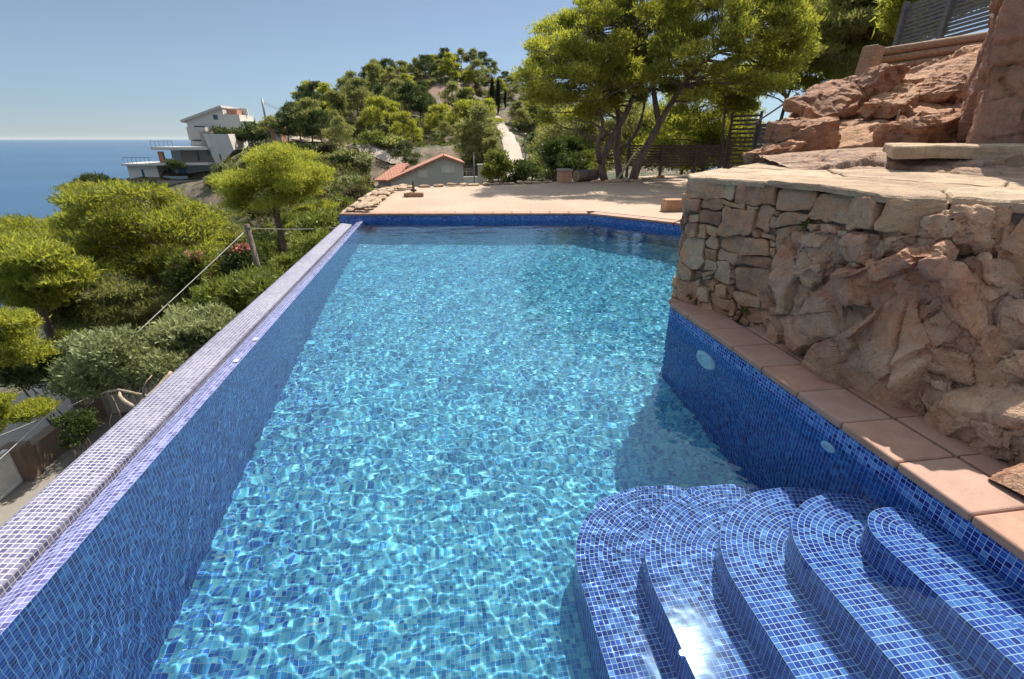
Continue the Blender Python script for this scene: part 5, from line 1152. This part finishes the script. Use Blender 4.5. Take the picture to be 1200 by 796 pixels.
# the older white house above
hb = at(214, 162, 112); h = House('house', tuple(hb), 0, 'white house with a single sloping roof on top of the spur, above the villa', 'house')
hx = lambda px: at(px, 150, 112).x - hb.x
hz = lambda py: at(240, py, 112).z - hb.z
mb = MB(); pr = [(hx(220), -2.0), (hx(220), hz(142)), (hx(265), hz(126)), (hx(265), hz(134)), (hx(283), hz(134)), (hx(283), hz(142)), (hx(299), hz(142)), (hx(299), -2.0)]
q = [(x, 0, z) for x, z in pr] + [(x, 8, z) for x, z in pr]; n_ = len(pr)
mb.faces(q, [tuple(range(n_)), tuple(range(n_, 2 * n_))[::-1]] + [(i, n_ + i, n_ + (i + 1) % n_, (i + 1) % n_) for i in range(n_)]); mb.build('wall', P_WHITE, h.t, weld=True)
mb = MB(); mb.beam((hx(215), 4, hz(142.5)), (hx(265.5), 4, hz(124.8)), 9.2, 0.45); mb.build('roof', P_GREY, h.t)
h.part('chimney', [(hx(243), 2, hz(135), hx(246), 3, hz(129))], P_TAUPE); h.window(hx(253), hz(140), hx(257.5), hz(135), 0.0); h.window(hx(228), hz(153), hx(240), hz(148), 0.0)
h.part('loggia', [(hx(267), 1.0, hz(134), hx(279), 4, hz(128))], P_OCHRE); h.part('parapet', [(hx(264), 4.2, hz(134), hx(285), 4.6, hz(125.5))], P_WHITE)
h.part('terrace_wall', [(hx(228), -2.5, -1.5, hx(290), -2.2, 0.6)], P_TAUPE)
for px, py, Y, s in ((262, 157, 106, 1.5), (285, 159, 107, 1.6), (304, 155, 102, 2.0), (250, 161, 106, 1.2), (274, 160, 106, 1.3), (205, 193, 98, 1.1), (297, 160, 104, 1.4)):
    p_ = at(px, py, Y); o_ = link('shrub', shr[0], None, p_ - Vector((0, 0, s * 0.6))); o_.scale = (s * 1.3, s, s * 1.2); tag(o_, 'dark garden shrub beside the white houses on the spur', 'shrub', 'garden shrubs of the houses on the spur')
# small red roofed building by the road
sb = at(318, 161, 82); s_h = House('outbuilding', tuple(sb), 0, 'tiny outbuilding with terracotta walls at the start of the hill road', 'building')
k = at(330, 161, 82).x - sb.x; s_h.part('wall', [(0, 0, -1, k * 0.9, 3, 1.3)], P_OCHRE); s_h.part('end_wall', [(k * 0.42, -0.05, -1, k * 0.9 + .1, -0.01, 0.95)], P_BEIGE); s_h.part('roof', [(-0.3, -0.3, 1.3, k * 1.05, 3.3, 1.55)], M_ROOF)
# grey house with clay roofs just below the terrace
ab = at(440, 223, 50); hs = House('house', tuple(ab), 0, 'grey rendered house with orange clay tile roofs beyond the terrace rim', 'house')
ax = lambda px: at(px, 205, 50).x - ab.x
az = lambda py: at(490, py, 50).z - ab.z
def gable(pr, y0, y1, mat, name):
    mb = MB(); q = [(x, y0, z) for x, z in pr] + [(x, y1, z) for x, z in pr]; n_ = len(pr)
    mb.faces(q, [tuple(range(n_)), tuple(range(n_, 2 * n_))[::-1]] + [(i, n_ + i, n_ + (i + 1) % n_, (i + 1) % n_) for i in range(n_)]); return mb.build(name, mat, hs.t, weld=True)
gable([(ax(440), -2), (ax(440), az(211)), (ax(471), az(208.5)), (ax(471), -2)], 1.6, 7, P_HOUSE, 'wall')
gable([(ax(457), -2), (ax(457), az(211.5)), (ax(521), az(184.5)), (ax(543), az(192.5)), (ax(543), -2)], 0.0, 6.5, P_HOUSE, 'wall')
def roof_plane(a, b, y0, y1, th, name='roof'):
    mb = MB(); d = Vector((b[0] - a[0], 0, b[1] - a[1])); L = d.length; d.normalize(); up = Vector((-d.z, 0, d.x)) * (1 if d.x > 0 else -1)
    base = [Vector((a[0], y0, a[1])), Vector((b[0], y0, b[1])), Vector((b[0], y1, b[1])), Vector((a[0], y1, a[1]))]
    mb.faces(base + [p_ + up * th for p_ in base], [(0, 3, 2, 1), (4, 5, 6, 7), (0, 1, 5, 4), (1, 2, 6, 5), (2, 3, 7, 6), (3, 0, 4, 7)]); return mb.build(name, M_ROOF, hs.t, weld=True)
roof_plane((ax(453), az(213.2)), (ax(521.3), az(184.2)), -0.35, 6.8, 0.16); roof_plane((ax(544.5), az(193)), (ax(521.2), az(184.2)), -0.35, 6.8, 0.16)
# lower wing roof slopes towards the camera
mb = MB(); q = [(ax(436), 1.2, az(213.5)), (ax(460), 1.2, az(213.5)), (ax(476), 5.6, az(196.5)), (ax(462), 5.6, az(196.5))]
mb.faces([Vector(p_) for p_ in q] + [Vector(p_) + Vector((0, 0, .16)) for p_ in q], [(0, 3, 2, 1), (4, 5, 6, 7), (0, 1, 5, 4), (1, 2, 6, 5), (2, 3, 7, 6), (3, 0, 4, 7)]); mb.build('roof', M_ROOF, hs.t, weld=True)
hs.window(ax(518), az(202), ax(531.5), az(195.5), 0.0, mat=P_WHITE, fmat=P_WHITE); hs.window(ax(491), az(207.5), ax(500), az(200.5), 0.0, mat=P_WHITE, fmat=P_WHITE)
hs.part('pilaster', [(ax(501) , -0.06, -1, ax(502.5), 0.02, az(193.5))], P_BEIGE)
hs.part('garden_wall', [(ax(543.2), 0.3, -2, ax(560), 0.6, az(208))], P_WHITE)
hs.part('railing', [(ax(543), 2.0, az(203) - .03, ax(556), 2.05, az(203) + .03), (ax(543), 2.0, az(200) - .03, ax(556), 2.05, az(200) + .03)] + [(ax(q_), 2.0, az(208), ax(q_) + .05, 2.05, az(199)) for q_ in (544, 548, 552, 555.5)], M_METAL)
# white rubble wall and rendered wall beside it
wb = at(561, 222, 30); t = House('garden_wall', tuple(wb), 0, 'beige rendered wall panel beyond the terrace, right of the grey house', 'wall'); wx = lambda px: at(px, 215, 30).x - wb.x
t.part('wall_panel', [(0, 0, -2, wx(570) , 0.25, 1.35)], P_BEIGE); t.part('coping', [(-.05, -.05, 1.35, wx(570) + .05, .3, 1.42)], P_WHITE)
wb = at(566, 222, 26); mbS = MB(); mbM = MB(); r_ = random.Random(8)
L_ = at(668, 222, 26).x - wb.x; out = []; split((0, 0, L_, 0.62), 0.02, 0.07, r_, out)
t = empty('rubble_wall', tuple(wb - Vector((0, 0, 0.15))), 0, 'low wall of chunky whitish rubble stones beyond the terrace trees', 'wall')
for rc in out: add_stone(mbS, rc, (0, 0, 0), Vector((1, 0, 0)), Vector((0, -1, 0)), r_, gap=0.018)
mbM.box((L_ / 2, 0.15, 0.1), (L_, 0.26, 1.0)); mbS.build('stonework', mat_rock('white rubble', [(0.25, (0.45, 0.40, 0.32)), (0.6, (0.64, 0.60, 0.52)), (0.8, (0.7, 0.68, 0.62))], 0.1), t); mbM.build('mortar', M_MORTAR, t)
# hilltop house, mostly hidden by trees
tb = at(503, 70, 159); tb.z = ground_z(tb.x, tb.y) + 1.0; k = at(533, 70, 159).x - tb.x
t = House('house', tuple(tb), 0, 'flat pale house half hidden by trees on the hilltop', 'house'); t.part('wall', [(0, 0, -2, k, 4, at(518, 66.5, 159).z - tb.z)], P_BEIGE); t.part('roof', [(-.4, -.4, at(518, 66.5, 159).z - tb.z, k + .4, 4.4, at(518, 65.3, 159).z - tb.z)], P_WHITE)

# ------------------------------------------------------------------ lower garden left of the pool
GZ = -6.0
t = House('boundary_wall', (-10.35, 10.2, GZ), R(90), 'low brown stone wall running along the lower path beside the white gate', 'wall')
t.part('wall_body', [(0.95, -0.25, -0.5, 3.6, 0.05, 0.72)], plaster('brown stone render', (0.24, 0.175, 0.125), 0.3)); t.part('gate_pier', [(0.62, -0.33, -0.5, 0.95, 0.10, 0.95), (-0.75, -0.33, -0.5, -0.35, 0.10, 0.95)], plaster('brown pier', (0.22, 0.15, 0.11), 0.3))
t = House('gate', (-10.35, 10.2, GZ), R(90), 'white painted sheet metal gate between two brown piers', 'gate')
t.part('gate_leaf', [(-0.33, -0.10, 0.06, 0.60, -0.05, 0.92)], M_PAINT, bevel=0.005); t.part('gate_frame', [(-0.345, -0.13, 0.03, -0.28, -0.02, 0.96), (0.55, -0.13, 0.03, 0.61, -0.02, 0.96), (-0.28, -0.13, 0.88, 0.55, -0.02, 0.96), (-0.28, -0.13, 0.03, 0.55, -0.02, 0.09)], M_PAINT, bevel=0.004)
t = House('rendered_wall', (-10.0, 13.9, GZ), 0, 'pale pinkish rendered wall corner below the olive bush', 'wall')
t.part('wall_body', [(0.0, 0, -0.5, 6.0, 0.25, 1.25), (0.0, 0.25, -0.5, 0.25, 3.2, 1.25)], plaster('pinkish render', (0.55, 0.46, 0.38), 0.2)); t.part('coping', [(-0.04, -0.04, 1.25, 6.04, 0.29, 1.32)], P_BEIGE)
mb = MB(); mb.prism([(-14, 7), (-10.5, 7), (-10.5, 13.8), (-10.2, 18), (-14, 18)], GZ - 1.0, GZ - 0.15); mb.build('lower_path', plaster('old concrete', (0.30, 0.28, 0.25), 0.3)); tag(bpy.data.objects['lower_path'], kind='structure')
mb = MB(); mb.prism([(-10.5, 7), (-2.19, 7), (-2.19, 13.8), (-10.5, 13.8)], GZ - 1.0, GZ + 0.02); tag(mb.build('lower_court', plaster('court concrete', (0.25, 0.23, 0.20), 0.3)), kind='structure')

# ------------------------------------------------------------------ poles and cables
def pole(name, base, top, r, mat, lab, extra=None):
    t = empty(name, base, 0, lab, 'pole'); b = Vector(base); q = Vector(top) - b; mb = MB(); mb.tube([(0, 0, 0), q * 0.5, q], [r, r * .9, r * .75], 10); mb.build('post', mat, t)
    if extra: extra(t, q)
    return t
p0 = at(308, 332, 14); p1 = at(289, 263, 14); bz = Vector((p0.x + 0.15, 14, ground_z(p0.x, 14) - .3)); pole('utility_pole', bz, p1, 0.09, M_DEAD if False else M_BARK, 'leaning weathered wooden pole with a steel guy cable at its top', lambda t, q: (lambda m: (m.lathe([(0.075, -0.04), (0.075, 0.04)], q - Vector((0, 0, .12)), 12), m.build('cable_clamp', M_METAL, t)))(MB()))
def cable(pts, r, lab, mat=M_CABLE):
    mb = MB(); mb.tube(pts, r, 6); tag(mb.build('cable', mat), lab, 'cable', 'cables beside the pool')
def sagging(a, b, s, n=14): return [Vector(a).lerp(Vector(b), i / n) - Vector((0, 0, s * 4 * (i / n) * (1 - i / n))) for i in range(n + 1)]
cable(sagging(p1 - Vector((0, 0, .12)), at(-40, 575, 7.2), 0.02), 0.009, 'taut pale cable running down from the leaning pole past the olive bush')
cable(sagging(at(112, 462, 9.6), at(-30, 522, 8.2), 0.03), 0.006, 'thin upper cable from the olive branch to the left edge')
cable(sagging(at(110, 470, 9.6), at(-30, 548, 8.6), 0.12), 0.004, 'thin dark sagging cable under the upper one', M_METAL)
cable(sagging(p1 - Vector((0, 0, .1)), at(405, 266, 16), 0.05), 0.006, 'thin cable from the leaning pole to the end of the pool rim')
q0 = at(313, 152, 92); q0.z -= 1.2
def arm(t, q):
    m = MB(); m.beam(q + Vector((-.1, 0, -.4)), q + Vector((-.1, 0, -3.0)), 0.12, 0.12); m.build('lamp_bracket', M_METAL, t)
pole('utility_pole', q0, at(307, 116, 92), 0.17, M_METAL, 'dark utility pole standing behind the white house on the spur', arm)
for k, dz in enumerate((0, 0.5)):
    cable(sagging(at(307.5, 118 + 2 * k, 92), at(352, 130 + k * 2, 100), 0.5), 0.025, ['upper', 'lower'][k] + ' power line from the pole on the spur towards the hill', M_METAL)
for px, y0, y1, Yd, lab in ((616.5, 222, 160, 20, 'thin grey lamp post at the terrace edge in front of the hill path'), (556, 214, 181, 44, 'thin post beside the railing of the grey house'), (373, 168, 146, 96, 'slim white post among the hillside shrubs')):
    a = at(px, y0, Yd); b = at(px - 1, y1, Yd); a.z -= 0.4; pole('lamp_post', a, b, 0.03 if Yd < 30 else 0.06, M_METAL, lab, lambda t, q: (lambda m: (m.lathe([(0.001, 0.12), (0.07, 0.08), (0.07, 0), (0.03, -0.02)], q, 10), m.build('lamp_head', M_METAL, t)))(MB()))
# bare branches hanging by the rim
mb = MB(); r_ = random.Random(6); o_ = Vector((-4.6, 7.9, -2.0)); limb(mb, (0, 0, 0), at(160, 478, 7.3) - o_, 0.03, 0.04, r_, .1); limb(mb, at(118, 462, 7.9) - o_, at(168, 463, 7.3) - o_, 0.012, 0.02, r_, .06); limb(mb, at(168, 463, 7.3) - o_, at(178, 440, 7.4) - o_, 0.02, 0.008, r_, .2); limb(mb, at(140, 460, 7.6) - o_, at(159, 478, 7.25) - o_, 0.02, 0.035, r_, .15); limb(mb, at(168, 463, 7.3) - o_, (0, .3, -1.5), 0.03, 0.035, r_, .1)
o2_ = mb.build('bare_branch', M_DEAD, None, 0, loc=o_); tag(o2_, 'pale bare branches hanging out beside the tiled rim', 'branch')

# ------------------------------------------------------------------ terrace furniture
t = empty('post_planter', tuple(at(485, 230, 13.6)), 0, 'short dark wooden post standing in a stone trough on the terrace', 'post'); t.location.z = 0.146
mb = MB(); mb.box((0, 0, 0.055), (0.52, 0.26, 0.11)); mb.build('stone_base', M_STONE, t, bevel=0.02); mb = MB(); mb.box((0.0, 0.05, 0.25), (0.06, 0.06, 0.30)); mb.box((0, 0.05, 0.16), (0.16, 0.05, 0.05)); mb.build('wooden_post', M_WOOD, t, bevel=0.006)
cb = Vector((at(661, 214, 17.4).x, 17.4, 0.146)); t = empty('rendered_block', tuple(cb), 0.1, 'square terracotta block with a grey capping beside the sawn log', 'block')
mb = MB(); mb.box((0, 0, 0.19), (0.42, 0.42, 0.38)); mb.build('body', M_TERRA, t, bevel=0.012); mb = MB(); mb.box((0, 0, 0.42), (0.47, 0.47, 0.08)); mb.build('cap', M_CEMENT, t, bevel=0.012)
lb = Vector((at(675, 208, 17.6).x, 17.6, 0.146)); t = empty('sawn_log', tuple(lb), 0, 'thick sawn log lying by the pine trunks, pale cut end facing the pool', 'log')
mb = MB(); mb.lathe([(0.185, 0), (0.20, 0.02), (0.195, 0.5), (0.2, 1.0), (0.001, 1.0)], (0, 0, 0.2), 20, axis=(0.85, 0.53, 0)); mb.build('bark', M_BARK, t); mb = MB(); mb.lathe([(0.001, -0.004), (0.12, -0.006), (0.185, 0.002)], (0, 0, 0.2), 20, axis=(0.85, 0.53, 0)); mb.build('cut_end', M_DEAD, t)
# stones edging the bed of the pines
eg = [at(690, 214, 17.3), at(720, 214, 17.2), at(745, 212, 17.4), at(765, 208, 18.2), at(778, 204, 19.2)]
k = 0; r_ = random.Random(12); first = None
for i in range(len(eg) - 1):
    a, b = Vector((eg[i].x, eg[i].y, 0)), Vector((eg[i + 1].x, eg[i + 1].y, 0)); n_ = max(1, int((b - a).length / 0.36))
    for s in range(n_):
        c = a.lerp(b, (s + .5) / n_); c.z = 0.18; o_ = link('edging_stone', boulder((0.19, 0.12, 0.07), 500 + k % 4, M_STONE, 'edging_stone', 2, 8) if k < 4 else first[k % 4].data, None, c); first = (first or []) + [o_] if k < 4 else first
        o_.rotation_euler.z = math.atan2(b.y - a.y, b.x - a.x) + r_.uniform(-.3, .3); tag(o_, 'rough stone in the low edging of the pine bed', 'stone', 'edging stones of the pine bed'); k += 1
for (q0_, q1_, lab) in ((at(722, 214, 17.3), at(748, 174, 18.6), 'pale plank leaning against the pine trunks'),):
    mb = MB(); b_ = Vector((q0_.x, q0_.y, 0.15)); mb.beam((0, 0, 0.02), q1_ - b_, 0.09, 0.03); tag(mb.build('leaning_plank', M_DEAD, None, loc=b_), lab, 'plank')
o_ = link('round_stone', boulder((0.13, 0.11, 0.10), 31, M_CEMENT, 'round_stone', 3, 8), None, Vector((at(733, 212, 17.3).x, 17.2, 0.24))); tag(o_, 'pale grey stone at the foot of the leaning plank', 'stone')

# ------------------------------------------------------------------ slatted fences
def slat_fence(name, A, B, h0, h1, n, mat, lab, posts=4, w=0.075, zb=None, post_over=0.05, post_r=0.09):
    A, B = Vector(A), Vector(B); t = empty(name, tuple(A), 0, lab, 'fence'); d = B - A; mb = MB(); r_ = random.Random(n)
    for i in range(n):
        z = h0 + (h1 - h0) * (i + .5) / n; a = Vector((0, 0, z + r_.uniform(-.006, .006))); mb.beam(a, a + d, 0.03, w)
    mb.build('slat_panel', mat, t)
    nn = Vector((d.y, -d.x, 0)).normalized() * 0.06
    for k in range(posts):
        p_ = d * (k / (posts - 1)); mb = MB(); mb.beam(p_ + nn + Vector((0, 0, -0.7)), p_ + nn + Vector((0, 0, h1 + post_over)), post_r, post_r); mb.build('post', mat, t)
    return t
fa = at(735, 192, 19.6); fb = at(852, 194, 19.0); fa.z = fb.z = 0.30
slat_fence('slatted_fence', fa, fb, 0.25, 1.07, 8, M_WOOD, 'long low fence of dark horizontal slats behind the pine clump', 4, 0.07)
fa = at(851, 190, 17.8); fb = at(884, 188, 16.6); fa.z = fb.z = 0.2
slat_fence('slatted_fence', fa, fb, 0.2, 2.2, 14, M_WOOD, 'tall fence of open dark slats between the low fence and the outcrop', 2, 0.07, post_r=0.07)
fa = at(882, 190, 16.4); fb = at(935, 186, 12.5); fa.z = fb.z = 0.2
slat_fence('slatted_fence', fa, fb, 0.2, 1.85, 13, M_GWOOD, 'closed grey slat fence running in behind the orange outcrop', 3, 0.118)
a0 = at(1050, 62, 11.5); b0 = at(1172, 30, 9.0); t = slat_fence('slatted_fence', a0, b0, 0.0, 0.95, 12, M_GWOOD, 'grey slatted fence slanting down across the top right above the log rail', 3, 0.055)
# timber log rail of the upper path and its grey post
la, lb_ = at(1016, 74, 9.4), at(1165, 52, 8.4)
t = empty('log_retaining_wall', tuple(la), 0, 'low retaining wall of brown logs along the top of the outcrop', 'wall'); d = lb_ - la
for k in range(3):
    mb = MB(); mb.tube([Vector((0, 0, -0.13 + 0.14 * k)), d * .5 + Vector((0, 0.02, -0.13 + 0.14 * k)), d + Vector((0, 0, -0.13 + 0.14 * k))], 0.072, 10); mb.build('log', M_LOG, t)
mb = MB(); mb.beam((0, .15, -.5), d + Vector((0, .15, -.5)), 0.12, 0.9); mb.build('backfill', M_LOG, t)
pb = at(1012, 92, 9.0); t = empty('stub_post', tuple(pb), 0.3, 'thick leaning stub post where the log wall ends', 'post'); mb = MB(); mb.beam((0, 0, -.3), (0.08, 0, 0.52), 0.28, 0.26); mb.build('post_body', M_LOG, t, bevel=0.03)
# rope handrail left of the outcrop
cable(sagging(at(878, 148, 13), at(935, 110, 9.6), 0.02), 0.02, 'grey handrail rope rising from the fence corner to the outcrop', M_GWOOD)
# ------------------------------------------------------------------ sea air
mb = MB(); mb.box((0, 0, -23.5), (96000, 96000, 141))
hm = bpy.data.materials.new('sea haze'); hm.use_nodes = True; hn = hm.node_tree
hn.nodes.remove(hn.nodes['Principled BSDF']); pv = hn.nodes.new('ShaderNodeVolumePrincipled'); pv.inputs['Color'].default_value = (0.93, 0.96, 1.0, 1); pv.inputs['Density'].default_value = 0.9e-5; pv.inputs['Anisotropy'].default_value = 0.2
hn.links.new(pv.outputs[0], hn.nodes['Material Output'].inputs['Volume'])
hz_ = mb.build('haze', hm); tag(hz_, kind='stuff')
